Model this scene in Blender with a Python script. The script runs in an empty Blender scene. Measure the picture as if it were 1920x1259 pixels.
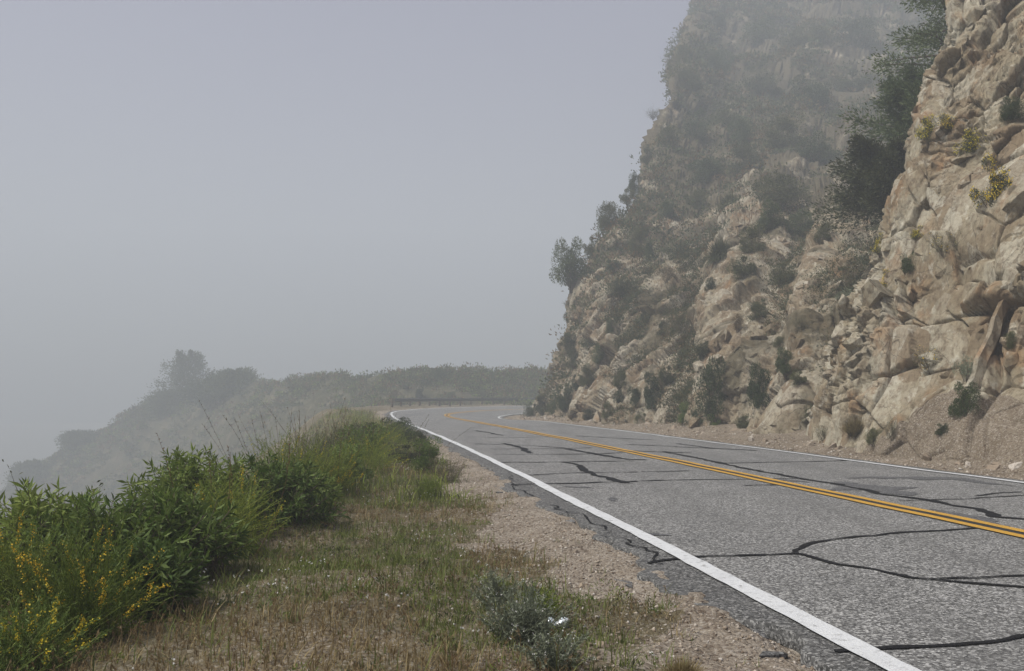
import bpy, bmesh, math, random
import numpy as np
from mathutils import Vector, Matrix
from mathutils.bvhtree import BVHTree

R = math.radians
sc = bpy.context.scene
C = sc.collection
random.seed(7)
rng = np.random.default_rng(11)

# ------------------------------------------------------------------ camera
F, CX, CY, HOR, HCAM = 1650.0, 960.0, 629.5, 731.0, 1.32
PITCH = math.atan((HOR - CY) / F)
cam_d = bpy.data.cameras.new('camera')
cam_d.sensor_width = 36.0
cam_d.lens = F / 1920.0 * 36.0
cam_d.clip_start = 0.05
cam_d.clip_end = 3000
cam = bpy.data.objects.new('camera', cam_d)
cam.location = (0, 0, HCAM)
cam.rotation_euler = (math.pi / 2 + PITCH, 0, 0)
C.objects.link(cam)
sc.camera = cam

# ------------------------------------------------------------------ sky, sun, exposure
SUN_EL, SUN_AZ = R(56), R(-104)      # azimuth from +Y towards +X: high on the left
world = bpy.data.worlds.new('World')
sc.world = world
world.use_nodes = True
wn, wl = world.node_tree.nodes, world.node_tree.links
bg = wn['Background']
sky = wn.new('ShaderNodeTexSky')
sky.sky_type = 'NISHITA'
sky.sun_disc = False
sky.sun_elevation = SUN_EL
sky.sun_rotation = SUN_AZ
sky.air_density = 1.0
sky.dust_density = 4.0
hsv = wn.new('ShaderNodeHueSaturation')
hsv.inputs['Saturation'].default_value = 0.8
hsv.inputs['Hue'].default_value = 0.56
wl.new(sky.outputs[0], hsv.inputs['Color'])
wl.new(hsv.outputs[0], bg.inputs['Color'])
bg.inputs['Strength'].default_value = 0.055
sun_d = bpy.data.lights.new('sun', 'SUN')
sun_d.energy = 3.2
sun_d.angle = R(10)
sun_d.color = (1.0, 0.97, 0.93)
sun = bpy.data.objects.new('sun', sun_d)
C.objects.link(sun)
_sd = Vector((math.sin(SUN_AZ) * math.cos(SUN_EL), math.cos(SUN_AZ) * math.cos(SUN_EL), math.sin(SUN_EL)))
sun.rotation_euler = _sd.to_track_quat('Z', 'Y').to_euler()
sun.location = (0, 0, 60)
vs = sc.view_settings
vs.view_transform = 'Standard'
vs.look = 'None'
vs.exposure = 0.88
vs.gamma = 1.0
vs.use_curve_mapping = False
HAZE_DENSITY = 0.0045
sc.cycles.use_denoising = True
sc.cycles.max_bounces = 4
sc.cycles.diffuse_bounces = 2
sc.cycles.transmission_bounces = 3
sc.cycles.volume_bounces = 1

# ------------------------------------------------------------------ helpers
def ray(px, py):
    x, y = (px - CX) / F, -(py - CY) / F
    cp, sp = math.cos(PITCH), math.sin(PITCH)
    return np.array([x, cp - sp * y, sp + cp * y])

def at(px, py, Y):
    d = ray(px, py)
    return np.array([0, 0, HCAM]) + d * (Y / d[1])

def mk(name, V, Fc, mat=None, parent=None, smooth=False, link=True, mids=None):
    V = np.asarray(V, dtype=np.float32).reshape(-1, 3)
    me = bpy.data.meshes.new(name)
    me.vertices.add(len(V))
    me.vertices.foreach_set('co', V.ravel())
    fl = Fc if isinstance(Fc, (list, tuple)) and len(Fc) and isinstance(Fc[0], np.ndarray) and Fc[0].ndim == 2 else [np.asarray(Fc)]
    loops = np.concatenate([f.ravel() for f in fl]).astype(np.int32)
    tot = np.concatenate([np.full(len(f), f.shape[1]) for f in fl]).astype(np.int32)
    start = np.concatenate([[0], np.cumsum(tot)[:-1]]).astype(np.int32)
    me.loops.add(len(loops))
    me.loops.foreach_set('vertex_index', loops)
    me.polygons.add(len(tot))
    me.polygons.foreach_set('loop_start', start)
    me.polygons.foreach_set('loop_total', tot)
    if mids is not None:
        me.polygons.foreach_set('material_index', np.asarray(mids, dtype=np.int32))
    me.update(calc_edges=True)
    me.validate()
    if smooth:
        me.polygons.foreach_set('use_smooth', np.ones(len(me.polygons), dtype=bool))
    if mat is not None:
        for m in (mat if isinstance(mat, (list, tuple)) else [mat]):
            me.materials.append(m)
    o = bpy.data.objects.new(name, me)
    if parent is not None:
        o.parent = parent
    if link:
        C.objects.link(o)
    return o

def tag(o, label=None, cat=None, group=None, kind=None):
    if label: o['label'] = label
    if cat: o['category'] = cat
    if group: o['group'] = group
    if kind: o['kind'] = kind
    return o

def empty(name, loc=(0, 0, 0), rz=0, s=1.0):
    o = bpy.data.objects.new(name, None)
    o.empty_display_size = 0.1
    o.location = loc
    o.rotation_euler = (0, 0, rz)
    o.scale = (s, s, s) if not isinstance(s, (tuple, list)) else s
    C.objects.link(o)
    return o

def copy_tree(o, parent=None):
    c = o.copy()
    C.objects.link(c)
    c.parent = parent
    for ch in list(o.children):
        copy_tree(ch, c)
    return c

class MB:
    """collects pieces (verts, faces of 3 or 4) into one mesh"""
    def __init__(s): s.V, s.Q, s.T, s.n = [], [], [], 0
    def add(s, V, Fc):
        V = np.asarray(V, float).reshape(-1, 3); Fc = np.asarray(Fc)
        (s.Q if Fc.shape[1] == 4 else s.T).append(Fc + s.n)
        s.V.append(V); s.n += len(V)
    def build(s, name, mat, parent=None, smooth=False):
        fl = []
        if s.Q: fl.append(np.concatenate(s.Q))
        if s.T: fl.append(np.concatenate(s.T))
        return mk(name, np.concatenate(s.V), fl, mat, parent, smooth)

def h32(a):
    a = a.astype(np.uint32)
    a ^= a >> np.uint32(16); a *= np.uint32(0x7feb352d)
    a ^= a >> np.uint32(15); a *= np.uint32(0x846ca68b)
    a ^= a >> np.uint32(16)
    return a

def hcell(I, seed):
    I = I.astype(np.int64)
    a = (I[..., 0] * 73856093) ^ (I[..., 1] * 19349663) ^ (I[..., 2] * 83492791) ^ (seed * 2654435761)
    return h32((a & 0xffffffff).astype(np.uint32))

def rnd(h, k):
    return h32(h + np.uint32((k * 0x9e3779b9) & 0xffffffff)).astype(np.float64) / 4294967296.0

def vnoise(P, seed=0):
    P = np.asarray(P, float)
    I = np.floor(P).astype(np.int64); f = P - I
    f = f * f * f * (f * (f * 6 - 15) + 10)
    out = 0
    for dx in (0, 1):
        for dy in (0, 1):
            for dz in (0, 1):
                h = rnd(hcell(I + np.array([dx, dy, dz]), seed), 1)
                w = (f[..., 0] if dx else 1 - f[..., 0]) * (f[..., 1] if dy else 1 - f[..., 1]) * (f[..., 2] if dz else 1 - f[..., 2])
                out = out + w * h
    return out * 2 - 1

def fbm(P, octv=4, seed=0, gain=.5):
    a, s, out = 1.0, 1.0, 0
    for k in range(octv):
        out = out + a * vnoise(np.asarray(P) * s + 17.3 * k, seed + k)
        a *= gain; s *= 2.03
    return out

def facets(P, scale, seed, tilt=0.8, A=None, ids=False):
    """piecewise planar cells: offset + tilt per cell, and the distance to the cell border"""
    Q = np.asarray(P, float)
    if A is not None: Q = Q @ A
    Q = Q / scale
    I = np.floor(Q - .5).astype(np.int64)
    d1 = np.full(len(Q), 9e9); d2 = np.full(len(Q), 9e9)
    hh = np.zeros(len(Q), np.uint32); cc = np.zeros_like(Q)
    for dx in (0, 1):
        for dy in (0, 1):
            for dz in (0, 1):
                J = I + np.array([dx, dy, dz])
                h = hcell(J, seed)
                c = J + .12 + .76 / 1024 * np.stack([h & np.uint32(1023), (h >> np.uint32(10)) & np.uint32(1023), (h >> np.uint32(20)) & np.uint32(1023)], -1)
                d = ((Q - c) ** 2).sum(-1)
                m = d < d1
                d2 = np.where(m, d1, np.minimum(d2, d))
                hh = np.where(m, h, hh)
                cc = np.where(m[:, None], c, cc)
                d1 = np.where(m, d, d1)
    t = np.stack([rnd(hh, 4), rnd(hh, 5), rnd(hh, 6)], -1) * 2 - 1
    v = .55 * (rnd(hh, 7) * 2 - 1) + tilt * ((Q - cc) * t).sum(-1) * 1.6
    return (v, np.sqrt(d2) - np.sqrt(d1), hh) if ids else (v, np.sqrt(d2) - np.sqrt(d1))

def catmull(Pn, t):
    """Pn (n, ..., 3), t in 0..n-1"""
    n = len(Pn)
    i = np.clip(np.floor(t).astype(int), 0, n - 2)
    f = (t - i)
    g = lambda k: Pn[np.clip(k, 0, n - 1)]
    p0, p1, p2, p3 = g(i - 1), g(i), g(i + 1), g(i + 2)
    sh = (len(t),) + (1,) * (Pn.ndim - 1)
    f = f.reshape(sh)
    return .5 * ((2 * p1) + (-p0 + p2) * f + (2 * p0 - 5 * p1 + 4 * p2 - p3) * f ** 2 + (-p0 + 3 * p1 - 3 * p2 + p3) * f ** 3)

def grid_faces(nu, nv):
    a = np.arange(nu * nv).reshape(nu, nv)
    return np.stack([a[:-1, :-1], a[1:, :-1], a[1:, 1:], a[:-1, 1:]], -1).reshape(-1, 4)

def grid_normals(S):
    du = np.gradient(S, axis=0); dv = np.gradient(S, axis=1)
    n = np.cross(du, dv)
    return n / (np.linalg.norm(n, axis=-1, keepdims=True) + 1e-9)

def unit(v):
    v = np.asarray(v, float)
    return v / (np.linalg.norm(v, axis=-1, keepdims=True) + 1e-9)

# ------------------------------------------------------------------ materials
def nodes(name):
    m = bpy.data.materials.new(name)
    m.use_nodes = True
    nt = m.node_tree
    nt.nodes.clear()
    out = nt.nodes.new('ShaderNodeOutputMaterial')
    return m, nt, out

class NT:
    def __init__(s, nt): s.nt = nt
    def n(s, t, **k):
        x = s.nt.nodes.new(t)
        for a, b in k.items(): setattr(x, a, b)
        return x
    def l(s, a, b): s.nt.links.new(a, b)
    def val(s, sock, v):
        if hasattr(v, 'node'): s.l(v, sock)
        else: sock.default_value = v
    def noise(s, vec, scale, detail=4, rough=.55):
        x = s.n('ShaderNodeTexNoise'); s.l(vec, x.inputs['Vector'])
        x.inputs['Scale'].default_value = scale; x.inputs['Detail'].default_value = detail
        x.inputs['Roughness'].default_value = rough
        return x.outputs[0]
    def voro(s, vec, scale, feature='F1', out='Distance'):
        x = s.n('ShaderNodeTexVoronoi', feature=feature); s.l(vec, x.inputs['Vector'])
        x.inputs['Scale'].default_value = scale
        return x.outputs[out]
    def ramp(s, fac, stops):
        x = s.n('ShaderNodeValToRGB'); s.l(fac, x.inputs[0])
        e = x.color_ramp.elements
        while len(e) < len(stops): e.new(.5)
        for q, (p, c) in zip(e, stops):
            q.position = p; q.color = (c[0], c[1], c[2], 1) if isinstance(c, tuple) else (c, c, c, 1)
        return x.outputs[0]
    def mix(s, f, a, b, bt='MIX'):
        x = s.n('ShaderNodeMix', data_type='RGBA', blend_type=bt)
        s.val(x.inputs[0], f)
        for i, v in ((6, a), (7, b)):
            if isinstance(v, tuple): v = (v[0], v[1], v[2], 1)
            s.val(x.inputs[i], v)
        return x.outputs[2]
    def math(s, op, a, b=0.0):
        x = s.n('ShaderNodeMath', operation=op)
        s.val(x.inputs[0], a); s.val(x.inputs[1], b)
        return x.outputs[0]
    def pos(s): return s.n('ShaderNodeNewGeometry').outputs['Position']
    def bump(s, h, dist, strength=1.0, nrm=None):
        x = s.n('ShaderNodeBump'); s.l(h, x.inputs['Height'])
        x.inputs['Distance'].default_value = dist; x.inputs['Strength'].default_value = strength
        if nrm is not None: s.l(nrm, x.inputs['Normal'])
        return x.outputs[0]
    def princ(s, out, col, rough=.9, nrm=None, spec=.25):
        x = s.n('ShaderNodeBsdfPrincipled')
        if isinstance(col, tuple): col = (col[0], col[1], col[2], 1)
        s.val(x.inputs['Base Color'], col); s.val(x.inputs['Roughness'], rough)
        x.inputs['Specular IOR Level'].default_value = spec
        if nrm is not None: s.l(nrm, x.inputs['Normal'])
        s.l(x.outputs[0], out.inputs['Surface'])
        return x

def rock_mat(name, tint=(1, 1, 1), scrub=0.0):
    m, nt, out = nodes(name); g = NT(nt); p = g.pos()
    mp = g.n('ShaderNodeMapping'); g.l(p, mp.inputs['Vector'])
    mp.inputs['Rotation'].default_value = (R(20), R(35), R(15)); mp.inputs['Scale'].default_value = (1.2, 1.0, .75)
    q = mp.outputs[0]
    T = lambda c: tuple(a * b for a, b in zip(c, tint))
    big = g.noise(q, .5, 6, .62)
    col = g.ramp(big, [(.30, T((.16, .112, .07))), (.43, T((.26, .205, .143))), (.54, T((.34, .29, .22))), (.68, T((.43, .39, .33)))])
    cellc = g.voro(g.mix(.12, q, g.noise(q, 3.0, 3)), 1.5, 'F1', 'Color')
    sp = g.n('ShaderNodeSeparateColor'); g.l(cellc, sp.inputs[0])
    col = g.mix(g.ramp(sp.outputs[0], [(.0, .75), (.5, 0.0)]), col, T((.20, .135, .085)))
    col = g.mix(g.ramp(sp.outputs[1], [(.6, 0.0), (1.0, .6)]), col, T((.52, .475, .41)))
    fine = g.noise(q, 7.0, 8, .75)
    col = g.mix(g.ramp(fine, [(.36, .8), (.52, 0.0)]), col, T((.15, .105, .07)))
    rust = g.ramp(g.noise(q, 1.1, 5), [(.57, 0.0), (.70, .6)])
    col = g.mix(rust, col, T((.33, .19, .10)))
    pale = g.ramp(g.noise(q, 3.1, 6, .7), [(.56, 0.0), (.66, .6)])
    col = g.mix(pale, col, T((.56, .515, .45)))
    wq = g.mix(.10, q, g.noise(q, 4.0, 4))
    crk = g.ramp(g.voro(wq, 2.2, 'DISTANCE_TO_EDGE'), [(0.0, .8), (.015, 0.0)])
    msk = g.ramp(g.noise(q, .9, 3), [(.46, 0.0), (.56, 1.0)])
    col = g.mix(g.math('MULTIPLY', crk, msk), col, T((.05, .035, .023)))
    if scrub:
        so = g.noise(p, .22, 5, .65)
        sx = g.n('ShaderNodeSeparateXYZ'); g.l(p, sx.inputs[0])
        hi = g.n('ShaderNodeMapRange'); g.l(sx.outputs[2], hi.inputs[0])
        hi.inputs[1].default_value = 9; hi.inputs[2].default_value = 24; hi.inputs[4].default_value = .17
        f = g.math('ADD', so, hi.outputs[0])
        col = g.mix(g.ramp(f, [(.50, 0.0), (.60, scrub)]), col, (.085, .07, .04))
    h1 = g.noise(q, 11.0, 8, .75)
    n1 = g.bump(h1, .03, .9)
    for sc_, dist_ in ((3.2, .11), (8.0, .055)):
        v = g.n('ShaderNodeTexVoronoi'); g.l(q, v.inputs['Vector']); v.inputs['Scale'].default_value = sc_
        df = g.n('ShaderNodeVectorMath', operation='SUBTRACT'); g.l(q, df.inputs[0]); g.l(v.outputs['Position'], df.inputs[1])
        cv = g.n('ShaderNodeVectorMath', operation='SUBTRACT'); g.l(v.outputs['Color'], cv.inputs[0]); cv.inputs[1].default_value = (.5, .5, .5)
        dt = g.n('ShaderNodeVectorMath', operation='DOT_PRODUCT'); g.l(df.outputs[0], dt.inputs[0]); g.l(cv.outputs[0], dt.inputs[1])
        n1 = g.bump(g.math('MULTIPLY', dt.outputs['Value'], sc_), dist_, 1.0, n1)
    g.princ(out, col, .92, n1, .2)
    return m

def scrub_ground_mat():
    m, nt, out = nodes('scrub_covered_earth'); g = NT(nt); p = g.pos()
    col = g.ramp(g.noise(p, .35, 7, .7), [(.32, (.045, .045, .022)), (.5, (.085, .078, .042)), (.66, (.15, .125, .08)), (.78, (.28, .24, .18))])
    g.princ(out, col, .95, g.bump(g.noise(p, 1.2, 6, .7), .5, .8), .1)
    return m

def soil_mat(name, a=(.22, .18, .135), b=(.40, .35, .285), scrub=0.0):
    m, nt, out = nodes(name); g = NT(nt); p = g.pos()
    f = g.noise(p, 1.4, 6, .65)
    col = g.ramp(f, [(.3, a), (.68, b)])
    peb = g.voro(p, 42.0, 'F1', 'Color')
    sep = g.n('ShaderNodeSeparateColor'); g.l(peb, sep.inputs[0])
    col = g.mix(g.ramp(sep.outputs[0], [(.55, 0.0), (.95, .65)]), col, (.47, .425, .36))
    col = g.mix(g.ramp(sep.outputs[1], [(.72, 0.0), (.97, .7)]), col, (.10, .07, .05))
    fine = g.noise(p, 60.0, 4, .7)
    col = g.mix(g.ramp(fine, [(.35, .5), (.6, 0.0)]), col, (.12, .085, .055))
    if scrub:
        col = g.mix(g.ramp(g.noise(p, .5, 5, .6), [(.38, 0.0), (.55, scrub)]), col, (.085, .08, .04))
    h = g.voro(p, 42.0)
    n1 = g.bump(g.math('ADD', g.math('MULTIPLY', h, -1.0), fine), .02, .9)
    n2 = g.bump(g.noise(p, 6.0, 5), .08, .7, n1)
    g.princ(out, col, .95, n2, .15)
    return m

def asphalt_mat(name, dark=1.0):
    m, nt, out = nodes(name); g = NT(nt); p = g.pos()
    v = g.voro(p, 68.0, 'F1', 'Color')
    sep = g.n('ShaderNodeSeparateColor'); g.l(v, sep.inputs[0])
    K = lambda x, c=(1., .985, .94): tuple(x * dark * k for k in c)
    col = g.ramp(sep.outputs[0], [(.0, K(.04)), (.35, K(.13)), (.65, K(.215)), (1.0, K(.52))])
    v2 = g.noise(p, 160.0, 2, .7)
    col = g.mix(g.ramp(v2, [(.36, .55), (.52, 0.0)]), col, K(.05))
    big = g.noise(p, .8, 5, .6)
    col = g.mix(g.ramp(big, [(.38, .28), (.6, 0.0)]), col, K(.10))
    mp = g.n('ShaderNodeMapping'); g.l(p, mp.inputs['Vector'])
    mp.inputs['Rotation'].default_value = (0, 0, R(-9)); mp.inputs['Scale'].default_value = (1.5, .09, 1)
    tr = g.noise(mp.outputs[0], 1.0, 3)
    col = g.mix(g.ramp(tr, [(.5, 0.0), (.68, .4)]), col, K(.10))
    h = g.voro(p, 75.0)
    n = g.bump(h, .006, .8)
    g.princ(out, col, .82, n, .3)
    return m

def tar_mat():
    m, nt, out = nodes('crack_tar'); g = NT(nt); p = g.pos()
    col = g.ramp(g.noise(p, 30, 4), [(.3, (.006, .006, .007)), (.75, (.02, .02, .021))])
    g.princ(out, col, .85, g.bump(g.noise(p, 60, 4), .004, .6), .12)
    return m

def stain_mat():
    m, nt, out = nodes('tar_stain'); g = NT(nt); p = g.pos()
    v = g.voro(p, 75.0, 'F1', 'Color')
    sep = g.n('ShaderNodeSeparateColor'); g.l(v, sep.inputs[0])
    col = g.ramp(sep.outputs[0], [(.0, (.035,) * 3), (.6, (.085,) * 3), (1.0, (.2,) * 3)])
    g.princ(out, col, .75, None, .3)
    return m

def paint_mat(name, c, wear=.45):
    m, nt, out = nodes(name); g = NT(nt); p = g.pos()
    v = g.voro(p, 75.0)
    f = g.noise(p, 14.0, 7, .75)
    w = g.math('ADD', g.ramp(f, [(.30, wear), (.46, 0.0)]), g.ramp(g.noise(p, 120, 2), [(.30, .5), (.40, 0.0)]))
    col = g.mix(w, c, (.13, .125, .115))
    col = g.mix(g.ramp(g.noise(p, 3.0, 4), [(.35, .25), (.65, 0.0)]), col, tuple(x * .72 for x in c))
    g.princ(out, col, .7, g.bump(v, .004, .6), .3)
    return m

def leaf_mat(name, c1, c2, trans=.25, vary=.35):
    m, nt, out = nodes(name); g = NT(nt)
    ge = g.n('ShaderNodeNewGeometry'); oi = g.n('ShaderNodeObjectInfo')
    col = g.mix(ge.outputs['Random Per Island'], c1, c2)
    hs = g.n('ShaderNodeHueSaturation'); g.l(col, hs.inputs['Color'])
    g.l(g.math('ADD', g.math('MULTIPLY', oi.outputs['Random'], vary * 2), 1 - vary), hs.inputs['Value'])
    g.l(g.math('ADD', g.math('MULTIPLY', oi.outputs['Random'], -.03), .515), hs.inputs['Hue'])
    pr = g.n('ShaderNodeBsdfPrincipled'); g.l(hs.outputs[0], pr.inputs['Base Color'])
    pr.inputs['Roughness'].default_value = .6; pr.inputs['Specular IOR Level'].default_value = .25
    tr = g.n('ShaderNodeBsdfTranslucent'); g.l(hs.outputs[0], tr.inputs['Color'])
    mx = g.n('ShaderNodeMixShader'); mx.inputs[0].default_value = trans
    g.l(pr.outputs[0], mx.inputs[1]); g.l(tr.outputs[0], mx.inputs[2]); g.l(mx.outputs[0], out.inputs['Surface'])
    return m

def plain_mat(name, c, rough=.8, metal=0.0, vary=.3, scale=8.0):
    m, nt, out = nodes(name); g = NT(nt)
    tc = g.n('ShaderNodeTexCoord').outputs['Object']
    col = g.mix(g.ramp(g.noise(tc, scale, 5), [(.3, 1.0), (.7, 0.0)]), c, tuple(x * (1 - vary) for x in c))
    x = g.princ(out, col, rough); x.inputs['Metallic'].default_value = metal
    return m

def gravel_mat():
    m, nt, out = nodes('gravel_stone'); g = NT(nt)
    ge = g.n('ShaderNodeNewGeometry')
    col = g.ramp(ge.outputs['Random Per Island'], [(.0, (.14, .105, .075)), (.3, (.28, .225, .165)), (.7, (.41, .35, .28)), (1.0, (.56, .52, .46))])
    col = g.mix(g.ramp(g.noise(ge.outputs['Position'], 30, 4), [(.35, .5), (.6, 0.0)]), col, (.14, .1, .07))
    g.princ(out, col, .95, None, .15)
    return m

M = dict(
    rock=rock_mat('tan_rock', (.93, .95, .88)), rock_far=rock_mat('tan_rock_scrubby', (.88, .885, .82), .9),
    soil=soil_mat('gravelly_soil'), soil_scrub=soil_mat('scrubby_soil', (.10, .08, .045), (.22, .17, .105), .9),
    verge=soil_mat('verge_earth', (.13, .10, .058), (.27, .22, .14), .55),
    talus=soil_mat('brown_talus', (.15, .115, .075), (.29, .24, .175)),
    scrub=scrub_ground_mat(), asphalt=asphalt_mat('chip_seal_asphalt'), asphalt_dark=asphalt_mat('dark_asphalt', .62),
    tar=tar_mat(), stain=stain_mat(), gravel=gravel_mat(),
    white=paint_mat('white_road_paint', (.60, .61, .61), .9), yellow=paint_mat('yellow_road_paint', (.52, .29, .035), .95),
    black=paint_mat('black_road_paint', (.018, .018, .018), .3),
    bark=plain_mat('bark', (.10, .075, .055), .9), twig=plain_mat('grey_twig', (.16, .125, .09), .9),
    dark=leaf_mat('dark_green_leaf', (.040, .060, .022), (.10, .125, .05)),
    olive=leaf_mat('olive_leaf', (.060, .070, .028), (.13, .135, .06)),
    pine=leaf_mat('pine_needle', (.07, .105, .045), (.15, .185, .08)),
    green=leaf_mat('green_leaf', (.085, .14, .026), (.19, .245, .06), .3),
    grass=leaf_mat('grass_blade', (.075, .105, .022), (.165, .185, .05), .3),
    fresh=leaf_mat('fresh_green_leaf', (.115, .175, .024), (.26, .30, .055), .3),
    grey=leaf_mat('grey_green_leaf', (.14, .165, .105), (.28, .30, .21)),
    brown=leaf_mat('dry_brown_leaf', (.11, .07, .03), (.22, .15, .07)),
    straw=leaf_mat('straw', (.22, .155, .07), (.39, .295, .145), .25),
    fox=leaf_mat('foxtail', (.16, .095, .045), (.36, .25, .13), .25),
    yflower=leaf_mat('yellow_flower', (.62, .42, .02), (.74, .60, .05), .2, .1),
    wflower=leaf_mat('white_flower', (.62, .60, .56), (.8, .79, .74), .2, .1),
    steel=plain_mat('weathered_steel', (.19, .19, .19), .55, .5), wood=plain_mat('weathered_post', (.09, .07, .05), .9),
)

# ------------------------------------------------------------------ road alignment
HD, S1, WT, K2, GR, E1, E2, LANE, K1, X0 = -.1526, 43.5486, 17.4585, .0188, -.0071, .0023, .0612, 3.5647, -.0013, 5.6398
_ds = .2
_s = np.arange(3, 150, _ds)
def _tt(s):
    t = np.clip((s - S1) / WT, 0, 1); return t * t * (3 - 2 * t)
_k = K1 + (K2 - K1) * _tt(_s)
_a = HD + np.cumsum(_k) * _ds
_x = X0 + np.cumsum(np.sin(_a)) * _ds; _y = 3 + np.cumsum(np.cos(_a)) * _ds
_sb = np.arange(-14, 3, _ds)
_s = np.concatenate([_sb, _s])
_x = np.concatenate([X0 + (_sb - 3) * math.sin(HD), _x]); _y = np.concatenate([3 + (_sb - 3) * math.cos(HD), _y])
_a = np.concatenate([np.full(len(_sb), HD), _a])

def rpos(s, o, dz=0.0):
    """road coordinates (distance along, offset to the right) to a world point on the road's plane"""
    s, o = np.broadcast_arrays(np.asarray(s, float), np.asarray(o, float))
    x, y, a = np.interp(s, _s, _x), np.interp(s, _s, _y), np.interp(s, _s, _a)
    e = E1 + (E2 - E1) * _tt(s)
    z = GR * (s - 3) - e * np.clip(o, -6, 6) + dz
    return np.stack([x + np.cos(a) * o, y - np.sin(a) * o, z], -1)

def rcoord(P):
    """world x, y to road coordinates"""
    P = np.asarray(P, float).reshape(-1, 3)
    so, oo = np.zeros(len(P)), np.zeros(len(P))
    xs, ys, a2, s2 = _x[::2], _y[::2], _a[::2], _s[::2]
    for i in range(0, len(P), 20000):
        q = P[i:i + 20000]
        d = (q[:, :1] - xs) ** 2 + (q[:, 1:2] - ys) ** 2
        j = d.argmin(1)
        dx, dy = q[:, 0] - xs[j], q[:, 1] - ys[j]
        so[i:i + 20000] = s2[j] + dx * np.sin(a2[j]) + dy * np.cos(a2[j])
        oo[i:i + 20000] = dx * np.cos(a2[j]) - dy * np.sin(a2[j])
    return so, oo

def on_road(px, py):
    """where the sight line through a pixel meets the road plane, in road coordinates"""
    z = -.05
    d = ray(px, py)
    for _ in range(6):
        t = (z - HCAM) / d[2]
        p = np.array([0, 0, HCAM]) + d * t
        s, o = rcoord(p)
        z = rpos(s, o)[0, 2]
    return float(s[0]), float(o[0])

# ------------------------------------------------------------------ left edge of the bench the road lies on
def edge_left(s):
    return np.interp(s, [-14, 0, 5, 10, 17, 25, 45, 58, 66, 80, 100, 150], [-9.2, -9.0, -8.8, -8.0, -6.9, -6.2, -6.0, -7.0, -9.5, -10.5, -9.5, -9.0])

def ground_z(s, o, P):
    """height of the earth beside the road (left side negative o)"""
    base = rpos(s, np.clip(o, -8, 8))[..., 2]
    e = edge_left(s)
    d = np.maximum(0, e - o)
    n = fbm(P * np.array([.35, .35, 0]) + 3.1, 4, 5) * .10
    return base - .045 + n * np.clip((-o - 4.2) / 2, 0, 1) - np.minimum(d * .62 + .25 * np.minimum(d, 2.) ** 2 * .3, 58)

# ================================================================== SETTING
# ---- far ground: one sheet down into the valley and to the horizon
def axis(lo, hi, fine_lo, fine_hi, st, gr=1.16):
    a = list(np.arange(fine_lo, fine_hi + st, st)); d = st
    while a[-1] < hi: d *= gr; a.append(a[-1] + d)
    d = st
    while a[0] > lo: d *= gr; a.insert(0, a[0] - d)
    return np.array(a)
gx = axis(-460, 460, -20, 14, .7); gy = axis(-60, 620, -6, 100, .7)
G = np.stack(np.meshgrid(gx, gy, indexing='ij'), -1)
GP = np.concatenate([G, np.zeros(G.shape[:2] + (1,))], -1).reshape(-1, 3)
gs, go = rcoord(GP)
gz = ground_z(gs, go, GP) - .10
far = np.clip((np.hypot(GP[:, 0], GP[:, 1]) - 240) / 240, 0, 1)
gz = gz * (1 - far) + (-30 + 8 * fbm(GP * .012, 3, 9)) * far + fbm(GP * .05, 3, 4) * np.clip((-go - 12) / 30, 0, 1) * 2.0
GP[:, 2] = gz
ground = mk('ground', GP, grid_faces(len(gx), len(gy))[:, ::-1], M['soil_scrub'], smooth=True)
tag(ground, kind='structure')

# ---- shoulders
def geo(a, b, d0, gr):
    v = [a]; d = d0
    while v[-1] < b: v.append(v[-1] + d); d *= gr
    return np.array(v)
ss = np.concatenate([np.arange(-10, 2.5, .25), geo(2.5, 112, .035, 1.0085)])
os_ = np.concatenate([np.arange(-13, -9, .25), np.arange(-9, -3.2, .045)])
SS, OO = np.meshgrid(ss, os_, indexing='ij')
SP = rpos(SS, OO).reshape(-1, 3)
P0 = SP * np.array([1, 1, 0])
SP[:, 2] = ground_z(SS.ravel(), OO.ravel(), P0)
nearw = np.clip((20 - SP[:, 1]) / 14, .25, 1)
SP[:, 2] += fbm(P0 * 2.6, 4, 21) * .03 + fbm(P0 * 14, 3, 31) * .011 * nearw
# sink under the slab so the asphalt edge stands proud
lap = np.clip((OO.ravel() + 4.6) / .5, 0, 1)
SP[:, 2] += lap * (.028 + .018 * fbm(P0 * 3.5, 3, 33)) - np.clip((OO.ravel() + 3.95) / .25, 0, 1) * .09
def border(P, o):                                           # bare gravel towards the road, growth beyond it
    q = P * np.array([1, 1, 0])
    return np.clip((-o - (LANE + 1.0) + .45 * fbm(q * 1.1, 3, 501)) / .55, 0.0, 1)
shoulder = mk('shoulder', SP, grid_faces(len(ss), len(os_))[:, ::-1], [M['soil'], M['verge']], smooth=True)
_vm = (border(P0, OO.ravel()) + .35 * fbm(P0 * 6, 3, 512) > .45)[grid_faces(len(ss), len(os_))[:, 0]]
shoulder.data.polygons.foreach_set('material_index', _vm.astype(np.int32))
tag(shoulder, kind='structure')

os2 = np.arange(3.3, 8.2, .06)
ss2 = np.concatenate([np.arange(-10, 8, .25), geo(8, 112, .08, 1.007)])
SS2, OO2 = np.meshgrid(ss2, os2, indexing='ij')
TP = rpos(SS2, OO2).reshape(-1, 3)
Pt = TP * np.array([1, 1, 0])
TP[:, 2] += -.022 + np.clip(OO2.ravel() - 4.2, 0, 9) * .17 + fbm(Pt * 1.7, 4, 41) * .05 * np.clip(OO2.ravel() - 3.8, 0, 1) + fbm(Pt * 9, 3, 42) * .015
shoulder_r = mk('shoulder', TP, grid_faces(len(ss2), len(os2))[:, ::-1], M['talus'], smooth=True)
tag(shoulder_r, kind='structure')

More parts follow.
